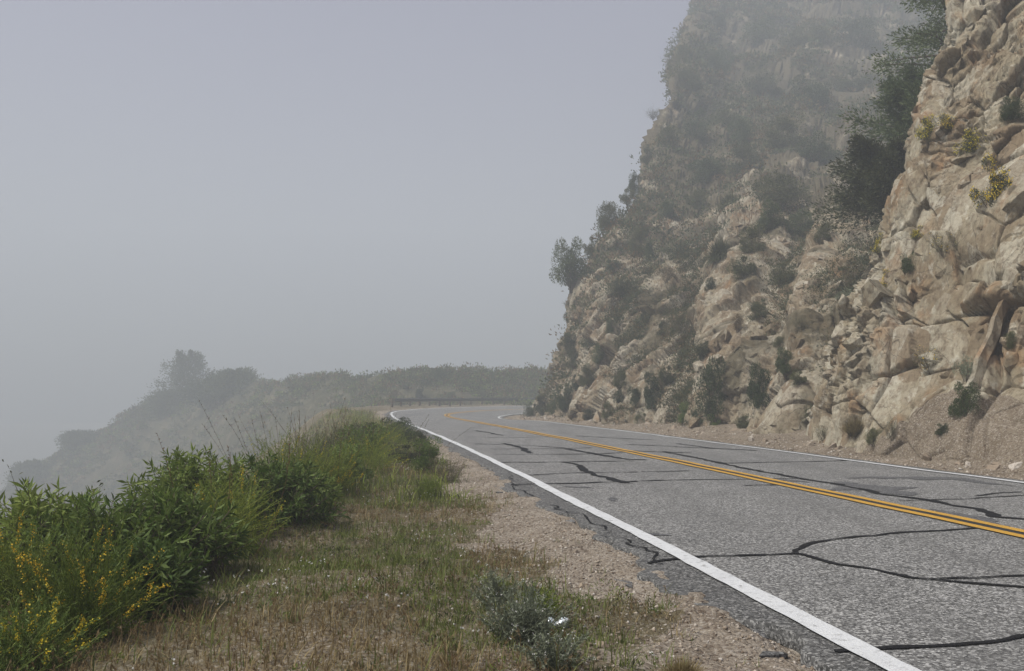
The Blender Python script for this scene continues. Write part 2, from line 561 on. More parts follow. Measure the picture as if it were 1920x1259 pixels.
# ---- road slab with a ragged left edge
def edge_o(s):
    s = np.asarray(s, float)
    q = np.stack([s * .9, s * 0, s * 0], -1)
    q2 = np.stack([s * 4.0, s * 0 + 5, s * 0], -1)
    return -(LANE + .42 + .16 * fbm(q, 3, 61) + .07 * fbm(q2, 3, 62))
rs = np.concatenate([np.arange(-12, 2.5, .3), geo(2.5, 140, .05, 1.009)])
cols = np.concatenate([np.linspace(0, .07, 9), np.linspace(.07, 1, 40)[1:]])
eo = edge_o(rs)
RO = eo[:, None] + (LANE + .35 + .05 * fbm(np.stack([rs * 2, rs * 0, rs * 0 + 9], -1), 3, 63) - eo)[:, None] * cols[None, :]
RS = np.repeat(rs[:, None], len(cols), 1)
RV = rpos(RS, RO)
RV[..., 2] += fbm(RV * np.array([.5, .5, 0]), 2, 71) * .008
RV[:, 0, 2] -= .006
Vt = RV.reshape(-1, 3)
Lw = RV[:, 0].copy(); Lw[:, 2] -= .09; Rw = RV[:, -1].copy(); Rw[:, 2] -= .12
n0, nc = len(Vt), len(cols)
ii = np.arange(len(rs))
side1 = np.stack([ii[:-1] * nc, ii[1:] * nc, n0 + ii[1:], n0 + ii[:-1]], -1)
n1 = n0 + len(rs)
side2 = np.stack([ii[1:] * nc + nc - 1, ii[:-1] * nc + nc - 1, n1 + ii[:-1], n1 + ii[1:]], -1)
road = mk('road', np.concatenate([Vt, Lw, Rw]), np.concatenate([grid_faces(len(rs), nc)[:, ::-1], side1, side2]), [M['asphalt'], M['asphalt_dark']])
_rm = (RO.ravel() < -LANE - .07 + .05 * fbm(RV.reshape(-1, 3) * 3, 2, 75))[grid_faces(len(rs), nc)[:, 0]]
road.data.polygons.foreach_set('material_index', np.concatenate([_rm, np.ones(len(side1)), np.zeros(len(side2))]).astype(np.int32))
tag(road, kind='structure')

def ribbon(name, so, w, mat, dz, parent, seg=.12, jit=.0, wj=.0, seed=1, thick=0.0):
    """a flat strip along a path in road coordinates"""
    so = np.array(so, float)
    L = np.concatenate([[0], np.cumsum(np.hypot(*np.diff(so, axis=0).T))])
    t = np.arange(0, L[-1] + seg * .5, seg)
    s, o = np.interp(t, L, so[:, 0]), np.interp(t, L, so[:, 1])
    q = np.stack([t * 2.1, t * 0 + seed * 7.7, t * 0], -1)
    if jit:
        o = np.maximum(o, edge_o(s) + .06 + jit)
        s = s + jit * fbm(q, 3, seed); o = o + jit * fbm(q + 31, 3, seed + 1)
    ds, do = np.gradient(s), np.gradient(o)
    l = np.hypot(ds, do) + 1e-9
    ww = w * (1 + wj * fbm(q * 1.9 + 7, 3, seed + 2)) if np.isscalar(w) else np.interp(t, np.linspace(0, L[-1], len(w)), w) * (1 + wj * fbm(q * 1.9 + 7, 3, seed + 2))
    wl = ww * (1 + wj * .4 * fbm(q * 6 + 3, 2, seed + 3)) * .5; wr = ww * (1 + wj * .4 * fbm(q * 6 + 13, 2, seed + 4)) * .5
    A = rpos(s - do / l * wl, o + ds / l * wl, 0); B = rpos(s + do / l * wr, o - ds / l * wr, 0)
    for X in (A, B): X[:, 2] += fbm(X * np.array([.5, .5, 0]), 2, 71) * .008 + dz
    V = np.stack([A, B], 1).reshape(-1, 3)
    i = np.arange(len(t) - 1) * 2
    Fq = np.stack([i, i + 1, i + 3, i + 2], -1)
    # face up
    n = np.cross(V[1] - V[0], V[2] - V[0])
    if n[2] < 0: Fq = Fq[:, ::-1]
    return mk(name, V, Fq, mat, parent)

lin = lambda a, b, o: [(s, o) for s in np.arange(a, b, .5)]
wl_ = ribbon('edge_line', lin(-11, 139, -LANE), .155, M['white'], .013, road, .15, 0, .10, 3)
ribbon('edge_line', lin(-11, 139, LANE), .12, M['white'], .013, road, .15, 0, .08, 4)
ribbon('centre_line', lin(-11, 139, -.115), .115, M['yellow'], .014, road, .15, 0, .07, 5)
ribbon('centre_line', lin(-11, 139, .115), .115, M['yellow'], .014, road, .15, 0, .07, 6)
ribbon('centre_gap_line', lin(-11, 139, 0), .10, M['black'], .012, road, .15, 0, .05, 7)
wl_['label'] = 'wide worn white line along the gravel side'

SEALS = [
 (.05, [(1150,1060),(1200,1057),(1250,1049),(1310,1046),(1400,1043),(1500,1041)]),
 (.055, [(1502,1042),(1496,1035),(1530,1018),(1600,1007),(1700,998),(1840,988)]),
 (.055, [(1490,1041),(1560,1054),(1640,1066),(1720,1084),(1800,1092),(1920,1103),(2100,1118)]),
 (.04, [(1735,1085),(1830,1081),(1920,1079),(2060,1077)]),
 (.05, [(1510,1224),(1600,1216),(1680,1213),(1800,1205),(1920,1195),(2100,1180)]),
 (.13, [(1245,847),(1294,857),(1354,870),(1425,885),(1526,902),(1575,909),(1650,926),(1725,937),(1785,949),(1837,956),(1875,971),(1920,975),(2000,985)]),
 (.05, [(1680,940),(1740,938),(1800,936),(1920,930),(2000,926)]),
 (.05, [(1834,930),(1875,925),(1920,923)]),
 (.04, [(1200,902),(1350,900),(1500,898)]),
 (.04, [(1200,885),(1294,883)]),
 (.05, [(1354,870),(1462,867),(1612,864)]),
 (.04, [(1395,911),(1462,909)]),
 (.05, [(917,868),(1053,867),(1193,864)]),
 (.085, [(1053,867),(1090,873),(1097,883),(1113,892),(1147,897),(1170,907)]),
 (.05, [(960,909),(1060,907),(1199,903)]),
 (.04, [(993,892),(1060,888),(1199,885)]),
 (.06, [(870,820),(950,821),(1027,820)]),
 (.06, [(893,833),(980,836),(1060,840)]),
 (.06, [(915,843),(1027,842),(1110,840)]),
 (.055, [(930,853),(1093,852),(1165,850)]),
 (.09, [(943,832),(977,840),(993,850)]),
 (.10, [(1060,842),(1127,853),(1177,862),(1210,863)]),
 (.09, [(893,808),(943,817)]),
 (.08, [(1125,838),(1180,846),(1245,848),(1290,849)]),
 (.08, [(1270,833),(1330,841),(1420,846)]),
 (.07, [(1080,818),(1150,822),(1230,826)]),
 (.07, [(1180,834),(1260,838),(1340,842)]),
]
for k, (w, pts) in enumerate(SEALS):
    so = [on_road(*p) for p in pts]
    ribbon('crack_seal', so, w * (.85 if max(p[1] for p in pts) > 915 else 1.5), M['tar'], .0085, road, .06, .05, .45, 100 + k * 7)
STAINS = [
 ([.1, .5, .8, .6, .2], [(1560,903),(1620,912),(1680,922),(1720,930)]),
 ([.05, .5, .35, .05], [(1580,897),(1680,896),(1780,898),(1900,912)]),
 ([.05, .35, .05], [(1395,894),(1460,900),(1520,905)]),
 ([.03, .16, .02], [(1205,1000),(1235,1003),(1265,1006)]),
 ([.03, .12, .02], [(1137,932),(1150,936),(1160,940)]),
 ([.05, .25, .05], [(1060,912),(1080,914),(1110,915)]),
 ([.05, .30, .3, .05], [(1750,955),(1800,968),(1840,980),(1870,985)]),
]
for k, (w, pts) in enumerate(STAINS):
    ribbon('tar_stain', [on_road(*p) for p in pts], w, M['stain'], .006, road, .06, .06, .6, 300 + k * 7)

for k, pts in enumerate([[(928,893),(960,915),(985,935)],[(1010,960),(1035,982),(1060,992),(1090,1010)],[(1095,1012),(1120,1032),(1150,1052),(1185,1062)],[(1000,948),(1012,958)]]):
    ribbon('edge_crack', [on_road(*p) for p in pts], .02, M['tar'], .0095, road, .02, .05, .6, 400 + k * 5)
# ---- broken asphalt along the ragged edge: plates split off by real gaps
def plate(s, o, ls, lo, h, rot, mat, parent, name='asphalt_fragment'):
    n = random.randint(6, 9)
    a = sorted(random.uniform(0, 2 * math.pi) for _ in range(n))
    pts = [(math.cos(t) * ls * random.uniform(.7, 1.1), math.sin(t) * lo * random.uniform(.7, 1.1)) for t in a]
    c, sn = math.cos(rot), math.sin(rot)
    so = [(s + x * c - y * sn, o + x * sn + y * c) for x, y in pts]
    top = np.array([rpos(p[0], p[1], h) for p in so]); bot = top.copy(); bot[:, 2] -= .07
    tl = np.array([random.uniform(-.02, .02), random.uniform(-.03, .03)])
    cen = top.mean(0)
    top[:, 2] += (top[:, :2] - cen[:2]) @ tl
    V = np.concatenate([top, bot]); i = np.arange(n); j = (i + 1) % n
    me = bpy.data.meshes.new(name)
    me.from_pydata([tuple(v) for v in V], [], [tuple(range(n))[::-1], tuple(range(n, 2 * n))] + [(a_, b_, b_ + n, a_ + n) for a_, b_ in zip(i.tolist(), j.tolist())])
    bm = bmesh.new(); bm.from_mesh(me); bmesh.ops.recalc_face_normals(bm, faces=bm.faces); bm.to_mesh(me); bm.free()
    me.materials.append(mat)
    ob = bpy.data.objects.new(name, me); ob.parent = parent; C.objects.link(ob)
    return ob
s = 3.0
while s < 26:
    ls = random.uniform(.08, .22)
    if random.random() < .5:
        wd = random.uniform(.04, .09)
        plate(s, float(edge_o(s)) - wd - random.uniform(.0, .05), ls, wd, random.uniform(-.050, -.034), random.uniform(-.25, .25), M['asphalt_dark'] if random.random() < .6 else M['asphalt'], road)
    s += ls * 1.7

# ---- rock walls: control nets of world points, refined and broken into facets
def net(colspec):
    return np.array([[at(*q) for q in c] for c in colspec])

def rock_surface(N, nu, nv, fu=None, fv=None):
    u = np.linspace(0, len(N) - 1, nu) if fu is None else fu
    v = np.linspace(0, N.shape[1] - 1, nv) if fv is None else fv
    S = catmull(N, u)                                   # (nu, nvc, 3)
    S = catmull(np.swapaxes(S, 0, 1), v)                # (nv, nu, 3)
    return np.swapaxes(S, 0, 1)

def rotA(ax, ay, az, sc_):
    m = Matrix.Rotation(R(az), 3, 'Z') @ Matrix.Rotation(R(ay), 3, 'Y') @ Matrix.Rotation(R(ax), 3, 'X')
    return np.array(m) @ np.diag(1.0 / np.array(sc_))

def rock_disp(P, k, amp):
    W = P + .05 * k * np.stack([fbm(P / (.9 * k), 2, 201), fbm(P / (.9 * k), 2, 202), fbm(P / (.9 * k), 2, 203)], -1)
    A1 = rotA(10, 38, 20, (.75, 1.0, 1.6)); A2 = rotA(-15, 30, 50, (.8, 1.0, 1.3)); A3 = rotA(25, 45, -10, (1, .8, 1.3))
    v1, e1, c1 = facets(W, 2.6 * k, 11, 1.1, A1, True)
    v2, e2, c2 = facets(W, 1.1 * k, 12, 1.2, A2, True)
    v3, e3 = facets(W + .1 * k, .42 * k, 13, 1.5, A3)
    v4, e4 = facets(W + .3 * k, .17 * k, 16, 1.6, A1)
    def joints(n, wd, hid, seed, saw):
        a = W @ unit(np.array(n)) / (wd * k) + rnd(hid, seed) * 7
        i = np.floor(a); f = a - i
        h = h32((i.astype(np.int64) * 7919 & 0xffffffff).astype(np.uint32) ^ hid)
        return (rnd(h, 3) * 2 - 1) * .6 + (f - .5) * saw - .8 * np.exp(-(np.minimum(f, 1 - f) / .05) ** 2)
    j1 = joints((.85, .35, -.38), .80, c1, 21, 1.5)          # steep joints leaning to the right
    j2 = joints((.25, .2, .95), 1.0, c2, 22, -1.3)           # ledges
    rough = np.clip(.6 + 1.5 * fbm(P / (2.4 * k), 2, 17), .1, 1.6)
    d = .32 * v1 + .14 * v2 + .17 * j1 * np.clip(.5 + 1.6 * fbm(P / (2.8 * k), 2, 18), 0, 1.25) + .04 * j2 * rough + (.06 * v3 + .032 * v4) * rough
    d -= .20 * np.exp(-(e1 / .022) ** 2) + .13 * np.exp(-(e2 / .028) ** 2)
    d += .22 * fbm(P / (5.5 * k), 3, 14)
    return d * amp

# far hillside
B = [(996,783,61.5),(1020,742,62),(1052,680,63),(1090,540,66),(1140,450,70),(1206,360,77),(1258,180,99),(1322,0,150),(1350,-110,182)]
NF = [B,
 [(1096,797,44),(1120,750,45.2),(1150,690,46.5),(1190,590,50),(1238,500,56),(1296,400,67),(1352,220,95),(1420,20,145),(1460,-95,180)],
 [(1232,808,34.5),(1257,750,35.4),(1287,690,36.6),(1322,600,39.5),(1362,500,46),(1412,400,60),(1472,230,92),(1540,30,142),(1570,-90,178)],
 [(1372,820,28.6),(1397,760,29.4),(1422,690,30.4),(1457,600,33),(1492,500,38.5),(1532,400,54),(1592,240,88),(1650,40,138),(1680,-85,176)],
 [(1492,830,24.8),(1512,770,25.6),(1537,700,26.6),(1572,600,28.8),(1607,500,31.5),(1642,400,42),(1702,240,83),(1760,50,134),(1790,-80,174)],
 [(1600,828,27),(1622,770,28),(1652,700,29),(1692,600,31.5),(1730,500,35),(1770,400,44),(1822,240,84),(1880,50,134),(1900,-80,174)],
 [(2000,800,34),(2020,750,36),(2050,690,38),(2100,600,43),(2150,500,50),(2200,400,62),(2250,240,94),(2300,50,138),(2320,-80,176)],
 [(2500,800,45),(2520,750,47),(2550,690,50),(2600,600,56),(2650,500,64),(2700,400,76),(2750,240,104),(2800,50,144),(2820,-80,180)]]
NF = net(NF)
crest = NF[0]
i9 = np.arange(9)[:, None]
A1c = crest + np.array([2.6, 7.5, -.3]) + i9 * np.array([.9, 1.2, -.25])
A2c = crest + np.array([11.0, 17.5, -.6]) + i9 * np.array([3.0, 3.0, -1.2])
A3c = crest + np.array([30.0, 32, -1.0]) + i9 * np.array([6.0, 4.0, -2.4])
NF = np.concatenate([A3c[None], A2c[None], A1c[None], NF])
# close the top backwards
back = NF[:, -1:] + np.array([10, 40, 3.0]); back2 = back + np.array([10, 60, -12.0])
NF = np.concatenate([NF, back, back2], 1)
NF[:, 0, 2] -= .7
fu = np.concatenate([np.linspace(0, 2.6, 60), np.linspace(2.6, 3.4, 110)[1:], np.linspace(3.4, 5.2, 330)[1:], np.linspace(5.2, 8.2, 270)[1:], np.linspace(8.2, 10, 30)[1:]])
fv = np.concatenate([np.linspace(0, 5, 380), np.linspace(5, 7.6, 110)[1:], np.linspace(7.6, 10, 20)[1:]])
SF = rock_surface(NF, 0, 0, fu, fv)
NRM = -grid_normals(SF)
sh = SF.shape
Pf = SF.reshape(-1, 3)
dist = np.clip(Pf[:, 1] / 40, .85, 2.4)
footf = np.clip(np.broadcast_to(fv[None, :], sh[:2]).ravel() / .35, .25, 1)
near_ = Pf[:, 1] < 82; far_ = Pf[:, 1] > 58
dn_, df_ = np.zeros(len(Pf)), np.zeros(len(Pf))
dn_[near_] = rock_disp(Pf[near_], 1.08, 1.0); df_[far_] = rock_disp(Pf[far_], 3.0, 1.5)
wn_ = np.clip((82 - Pf[:, 1]) / 24, 0, 1)
d = ((dn_ * wn_ + df_ * (1 - wn_)) * np.clip(dist, .9, 1.25) + .9 * np.clip(dist - 1.2, 0, 1.2) * fbm(Pf / 9, 4, 77)) * footf
uF = np.broadcast_to(fu[:, None], sh[:2]).ravel(); vF = np.broadcast_to(fv[None, :], sh[:2]).ravel()
rq = np.stack([uF * 2.3 + vF * .35 + .5 * fbm(Pf / 6, 2, 81), vF * .28, uF * 0], -1)
rib = 1.5 * vnoise(rq, 82)                # ribs and gullies running up the slope
d = d + .55 * rib * footf * np.clip(Pf[:, 1] / 42, .7, 1.5)
if (NRM.reshape(-1, 3)[sh[1] * 200 + 100] @ np.array([0, -1, .5])) < 0: NRM = -NRM
Pf = Pf + NRM.reshape(-1, 3) * d[:, None]
hill = mk('hillside', Pf, grid_faces(sh[0], sh[1]), M['rock_far'])
tag(hill, kind='structure')

# near spur
S1c = [(1500,836,22.3),(1545,785,22.3),(1580,700,22),(1600,600,22),(1640,520,22),(1668,430,22.3),(1690,350,22.8),(1742,300,23.2),(1764,180,23.6),(1800,80,24.5),(1815,-10,25.5),(1840,-150,28),(1900,-260,31)]
S2c = [(1600,850,19.3),(1640,792,19.5),(1680,700,19.7),(1700,600,19.9),(1715,520,20.2),(1735,430,20.5),(1755,350,21),(1790,290,21.6),(1800,180,22.3),(1830,80,23.4),(1855,-10,24.5),(1910,-150,27),(1960,-260,30)]
S3c = [(1750,868,16.4),(1775,812,17),(1800,710,17.7),(1815,610,18),(1830,520,18.4),(1845,430,18.8),(1860,350,19.3),(1880,280,20),(1890,180,20.8),(1910,80,22),(1935,-10,23.2),(1990,-150,26),(2040,-260,29)]
S4c = [(1920,888,14.2),(1930,832,15),(1940,725,16.1),(1945,620,16.6),(1955,520,16.9),(1965,430,17.4),(1975,350,18),(1990,280,18.7),(2000,180,19.6),(2015,80,20.8),(2040,-10,22),(2100,-150,25),(2150,-260,28)]
S5c = [(2200,926,11.4),(2210,860,12.2),(2215,725,13.2),(2220,610,13.8),(2230,500,14.3),(2240,410,14.8),(2250,320,15.5),(2265,240,16.3),(2280,140,17.2),(2300,30,18.4),(2330,-70,19.8),(2400,-220,23),(2460,-340,26)]
S6c = [(2900,1030,7.6),(2900,930,8.4),(2900,740,9.4),(2900,590,10),(2910,450,10.6),(2920,330,11.2),(2930,220,12),(2950,120,12.8),(2970,0,13.8),(3000,-120,15),(3050,-240,16.4),(3120,-420,20),(3180,-560,23)]
NS = net([S1c, S2c, S3c, S4c, S5c, S6c])
i13 = np.arange(13)[:, None]
S0 = NS[0] + np.array([1.3, 3.6, -.2]) + i13 * np.array([.10, .10, -.05])
S00 = NS[0] + np.array([6.5, 8.0, -.5]) + i13 * np.array([.3, .3, -.2])
S7 = NS[-1] + np.array([1.0, -9.0, 0])
NS = np.concatenate([S00[None], S0[None], NS, S7[None]])
bk = NS[:, -1:] + np.array([6, 10, 2.0]); NS = np.concatenate([NS, bk], 1)
NS[:, 0, 2] -= .7
fu2 = np.concatenate([np.linspace(0, 1.5, 40), np.linspace(1.5, 2.5, 110)[1:], np.linspace(2.5, 5.3, 290)[1:], np.linspace(5.3, 8, 60)[1:]])
fv2 = np.concatenate([np.linspace(0, 10.3, 600), np.linspace(10.3, 13, 36)[1:]])
S2 = rock_surface(NS, 0, 0, fu2, fv2)
N2 = grid_normals(S2); sh2 = S2.shape
if N2[250, 300] @ np.array([-.5, -1, .3]) < 0: N2 = -N2
Ps = S2.reshape(-1, 3)
vv = np.broadcast_to(fv2[None, :], sh2[:2]).ravel(); uu = np.broadcast_to(fu2[:, None], sh2[:2]).ravel()
amp = np.clip(vv / 1.0, .3, 1)
# earthy, smoother slope low on the right
amp *= 1 - .6 * np.clip((uu - 3.4) / .8, 0, 1) * np.clip((2.1 - vv) / .8, 0, 1)
d2_ = rock_disp(Ps, 1.12, .95) * amp
Ps = Ps + N2.reshape(-1, 3) * d2_[:, None]
cliff = mk('cliff', Ps, grid_faces(sh2[0], sh2[1]), [M['rock'], M['talus']])
# earth on the talus faces
fc = grid_faces(sh2[0], sh2[1])[:, 0]
soilm = (vv + .45 * fbm(Ps * .9, 3, 91) < np.interp(uu, [2, 3, 3.6, 4.4, 6], [.35, .55, 1.0, 1.75, 1.9]))[fc]
cliff.data.polygons.foreach_set('material_index', soilm.astype(np.int32))
tag(cliff, kind='structure')

# ---- ridge across the canyon, running out from the bend
RC = [(1130,703,118),(1060,704,116),(990,706,113),(900,712,111),(827,711,112),(760,712,114),(700,716,119),(640,716,126),(570,718,136),(500,724,150),(430,722,172),(350,738,190),(295,752,194),(210,800,196),(110,852,196),(0,925,196),(-150,1040,196),(-400,1200,196)]
rows = []
for i, (px, py, Y) in enumerate(RC):
    c = at(px, py, Y)
    w = np.clip((760 - px) / 200, 0, 1)      # left of the road the slope falls into the canyon
    f1 = c + np.array([-.5, -3.0, -1.0 - 1.2 * w]); f2 = c + np.array([-1.0, -7.5 - 5 * w, -2.7 - 5 * w]); f3 = c + np.array([-1.5, -11 - 18 * w, -3.6 - 19 * w]); f4 = c + np.array([-2, -20 - 40 * w, -4.6 - 42 * w])
    b1 = c + np.array([0, 8, -2.0]); b2 = c + np.array([0, 40, -26.0])
    rows.append([f4, f3, f2, f1, c, b1, b2])
NR = np.array(rows)
SR = rock_surface(NR, 300, 130)
NRr = grid_normals(SR)
if NRr[150, 60][2] < 0: NRr = -NRr
Pr = SR.reshape(-1, 3)
Pr = Pr + NRr.reshape(-1, 3) * (.7 * fbm(Pr / 7, 4, 301) + .35 * facets(Pr, 2.2, 302, .9)[0] * np.clip(fbm(Pr / 12, 2, 303) * 2 + .2, 0, 1))[:, None]
ridge = mk('ridge', Pr, grid_faces(300, 130), M['scrub'])
tag(ridge, kind='structure')

# ---- sight lines onto the terrain
def bvh_of(*obs):
    V, Fa, n = [], [], 0
    for o in obs:
        me = o.data
        v = np.empty(len(me.vertices) * 3, np.float32); me.vertices.foreach_get('co', v); v = v.reshape(-1, 3)
        l = np.empty(len(me.loops), np.int32); me.loops.foreach_get('vertex_index', l)
        V.append(v); Fa.append(l.reshape(-1, 4) + n); n += len(v)
    return BVHTree.FromPolygons(np.concatenate(V).tolist(), np.concatenate(Fa).tolist())
BV_hill, BV_cliff, BV_ridge, BV_sh = bvh_of(hill), bvh_of(cliff), bvh_of(ridge), bvh_of(shoulder)
BV_shr = bvh_of(shoulder_r)
def hit(bv, px, py):
    h = bv.ray_cast(Vector((0, 0, HCAM)), Vector(ray(px, py)))
    return (np.array(h[0]), np.array(h[1])) if h[0] is not None else (None, None)
def drop(bv, x, y, z0=60):
    h = bv.ray_cast(Vector((x, y, z0)), Vector((0, 0, -1)))
    return h[0].z if h[0] is not None else None

# ---- individual rock blocks standing out of the walls, and stones at their feet
def hull(name, seed, squash=(1, 1, 1), n=14, mat='rock'):
    r = random.Random(seed); bm = bmesh.new()
    for _ in range(n):
        v = Vector((r.gauss(0, 1), r.gauss(0, 1), r.gauss(0, 1))).normalized()
        mx = max(abs(v.x), abs(v.y), abs(v.z))
        v = v / mx * .62 + v * .3                     # between a box and a ball
        v = Vector((v.x * squash[0], v.y * squash[1], v.z * squash[2])) * r.uniform(.85, 1.1)
        bm.verts.new(v)
    res = bmesh.ops.convex_hull(bm, input=bm.verts)
    dele = [g for g in res['geom_interior'] if isinstance(g, bmesh.types.BMVert)] + [g for g in res['geom_unused'] if isinstance(g, bmesh.types.BMVert)]
    bmesh.ops.delete(bm, geom=list(set(dele)), context='VERTS')
    bmesh.ops.recalc_face_normals(bm, faces=bm.faces)
    me = bpy.data.meshes.new(name); bm.to_mesh(me); bm.free()
    me.materials.append(M[mat])
    return me
BLK = [hull('rock_block', 500 + k, (1, random.uniform(.7, 1), random.uniform(.6, 1.2))) for k in range(10)]
BLKF = [hull('rock_block', 530 + k, (1, random.uniform(.7, 1), random.uniform(.6, 1.2)), 14, 'rock_far') for k in range(8)]
def put(mesh, name, p, n, size, parent, sink=.35, r=random):
    o = bpy.data.objects.new(name, mesh)
    o.parent = parent
    p = p - n * size * sink
    o.location = tuple(p)
    o.rotation_euler = (r.uniform(-.4, .4), R(30) + r.uniform(-.5, .5), r.uniform(0, 6.28))
    f = [r.uniform(.7, 1.3) for _ in range(3)]
    o.scale = (size * f[0], size * f[1], size * f[2])
    C.objects.link(o)
    return o
rr = random.Random(21)
nb = 0
for _ in range(700):
    if nb >= 60: break
    px, py = rr.uniform(1510, 1935), rr.uniform(-5, 830)
    p, n = hit(BV_cliff, px, py)
    if p is None or p[1] > 25.5 or (px > 1780 and py > 720): continue
    nb += 1
    put(rr.choice(BLK), 'rock_block', p, n, rr.choice([.10, .13, .16, .2, .26, .34]) * rr.uniform(.8, 1.2), cliff, .55, rr)
nb = 0
for _ in range(900):
    if nb >= 240: break
    px, py = rr.uniform(1000, 1640), 820 - 560 * rr.random() ** 1.4
    p, n = hit(BV_hill, px, py)
    if p is None or p[1] > 75: continue
    if vnoise(np.array([[px / 90, py / 90, 3.]]), 8)[0] < -.15: continue
    nb += 1
    put(rr.choice(BLKF), 'rock_block', p, n, rr.choice([.14, .2, .26, .35, .48]) * (p[1] / 38) ** .6, hill, .5, rr)
# the long straight slab leaning across the near spur
a_, b_ = hit(BV_cliff, 1822, 728)[0], hit(BV_cliff, 1902, 520)[0]
ax_ = unit(b_ - a_); out_ = np.array([-.45, -.85, .15]); out_ = unit(out_ - ax_ * (out_ @ ax_)); sd_ = np.cross(ax_, out_)
sv = []
for k in range(9):
    t = k / 8; c = a_ + (b_ - a_) * t
    for (u, v) in ((-.17, -.6), (.17, -.6), (.12, -.06), (-.05, .04), (-.13, -.06)):
        sv.append(c + sd_ * (u + .03 * math.sin(k * 2.1)) * (1 - .25 * t) + out_ * (v + .03 * math.cos(k * 3.3 + u * 9)))
sf = []
for k in range(8):
    for j in range(5):
        sf.append((k * 5 + j, k * 5 + (j + 1) % 5, k * 5 + 5 + (j + 1) % 5, k * 5 + 5 + j))
me = bpy.data.meshes.new('rock_slab'); me.from_pydata([tuple(v) for v in sv], [], sf + [tuple(range(5))[::-1], tuple(range(40, 45))])
bm = bmesh.new(); bm.from_mesh(me); bmesh.ops.recalc_face_normals(bm, faces=bm.faces); bm.to_mesh(me); bm.free()
me.materials.append(M['rock'])
o = bpy.data.objects.new('rock_slab', me); o.parent = cliff; C.objects.link(o)
o['label'] = 'long straight slab of rock leaning across the near cliff'

STN = [hull('stone', 560 + k, (1, random.uniform(.75, 1), random.uniform(.55, .85)), 11, 'gravel') for k in range(10)]
nst = 0
for _ in range(4000):                                   # fallen stones at the foot of the walls
    if nst >= 280: break
    s = rr.uniform(9, 62); o_ = 4.5 + abs(rr.gauss(0, .9))
    p = rpos(s, o_)
    z = drop(BV_shr, p[0], p[1], 5)
    if z is None: continue
    nst += 1
    sz = rr.choice([.03, .04, .05, .07, .10, .15, .2]) * rr.uniform(.8, 1.25)
    put(rr.choice(STN), 'stone', np.array([p[0], p[1], z]), np.array([0, 0, 1]), sz, shoulder_r, .2, rr)
nst = 0
for _ in range(4000):                                   # stones in the gravel on the near side
    if nst >= 150: break
    s = rr.uniform(3, 22); o_ = float(edge_o(s)) - .1 - rr.random() ** 1.3 * 2.6
    p = rpos(s, o_)
    z = drop(BV_sh, p[0], p[1], 5)
    if z is None: continue
    nst += 1
    put(rr.choice(STN), 'stone', np.array([p[0], p[1], z]), np.array([0, 0, 1]), rr.choice([.012, .016, .022, .03, .04]) * rr.uniform(.8, 1.2), shoulder, .2, rr)

# gravel too small to pick apart: real little stones in one part
def pebbles(n, sfun, bv, rmin, rmax, name, parent, seed):
    r = np.random.default_rng(seed)
    base = np.array([[1, 0, 0], [-1, 0, 0], [0, 1, 0], [0, -1, 0], [0, 0, 1], [0, 0, -1]], float)
    fc = np.array([[0, 2, 4], [2, 1, 4], [1, 3, 4], [3, 0, 4], [2, 0, 5], [1, 2, 5], [3, 1, 5], [0, 3, 5]])
    pts = []
    while len(pts) < n:
        s, o_ = sfun(r)
        p = rpos(s, o_); z = drop(bv, p[0], p[1], 5)
        if z is not None: pts.append((p[0], p[1], z))
    P = np.array(pts)
    sz = rmin + (rmax - rmin) * r.random(n) ** 3
    V = base[None] * sz[:, None, None] * (.7 + .6 * r.random((n, 6, 1))) * np.array([1, 1, .7])
    th = r.random(n) * 6.28; c, s_ = np.cos(th), np.sin(th)
    V = np.stack([V[..., 0] * c[:, None] - V[..., 1] * s_[:, None], V[..., 0] * s_[:, None] + V[..., 1] * c[:, None], V[..., 2]], -1) + r.normal(0, .18, (n, 6, 3)) * sz[:, None, None]
    V += P[:, None] + np.array([0, 0, .1]) * sz[:, None, None]
    Fa = (fc[None] + (np.arange(n) * 6)[:, None, None]).reshape(-1, 3)
    return tag(mk(name, V.reshape(-1, 3), Fa, M['gravel'], parent), kind='stuff')
def sf_l(r):
    s = 3 + 22 * r.random() ** 1.8
    return s, float(edge_o(s)) - .02 - abs(r.normal(0, .75)) - (.6 * r.random() if r.random() < .4 else 0)
pebbles(13000, sf_l, BV_sh, .004, .018, 'gravel', shoulder, 5)
def sf_r(r):
    s = 9 + 55 * r.random() ** 1.3
    return s, 3.95 + abs(r.normal(0, 1.0))
pebbles(6000, sf_r, BV_shr, .010, .045, 'gravel', shoulder_r, 6)

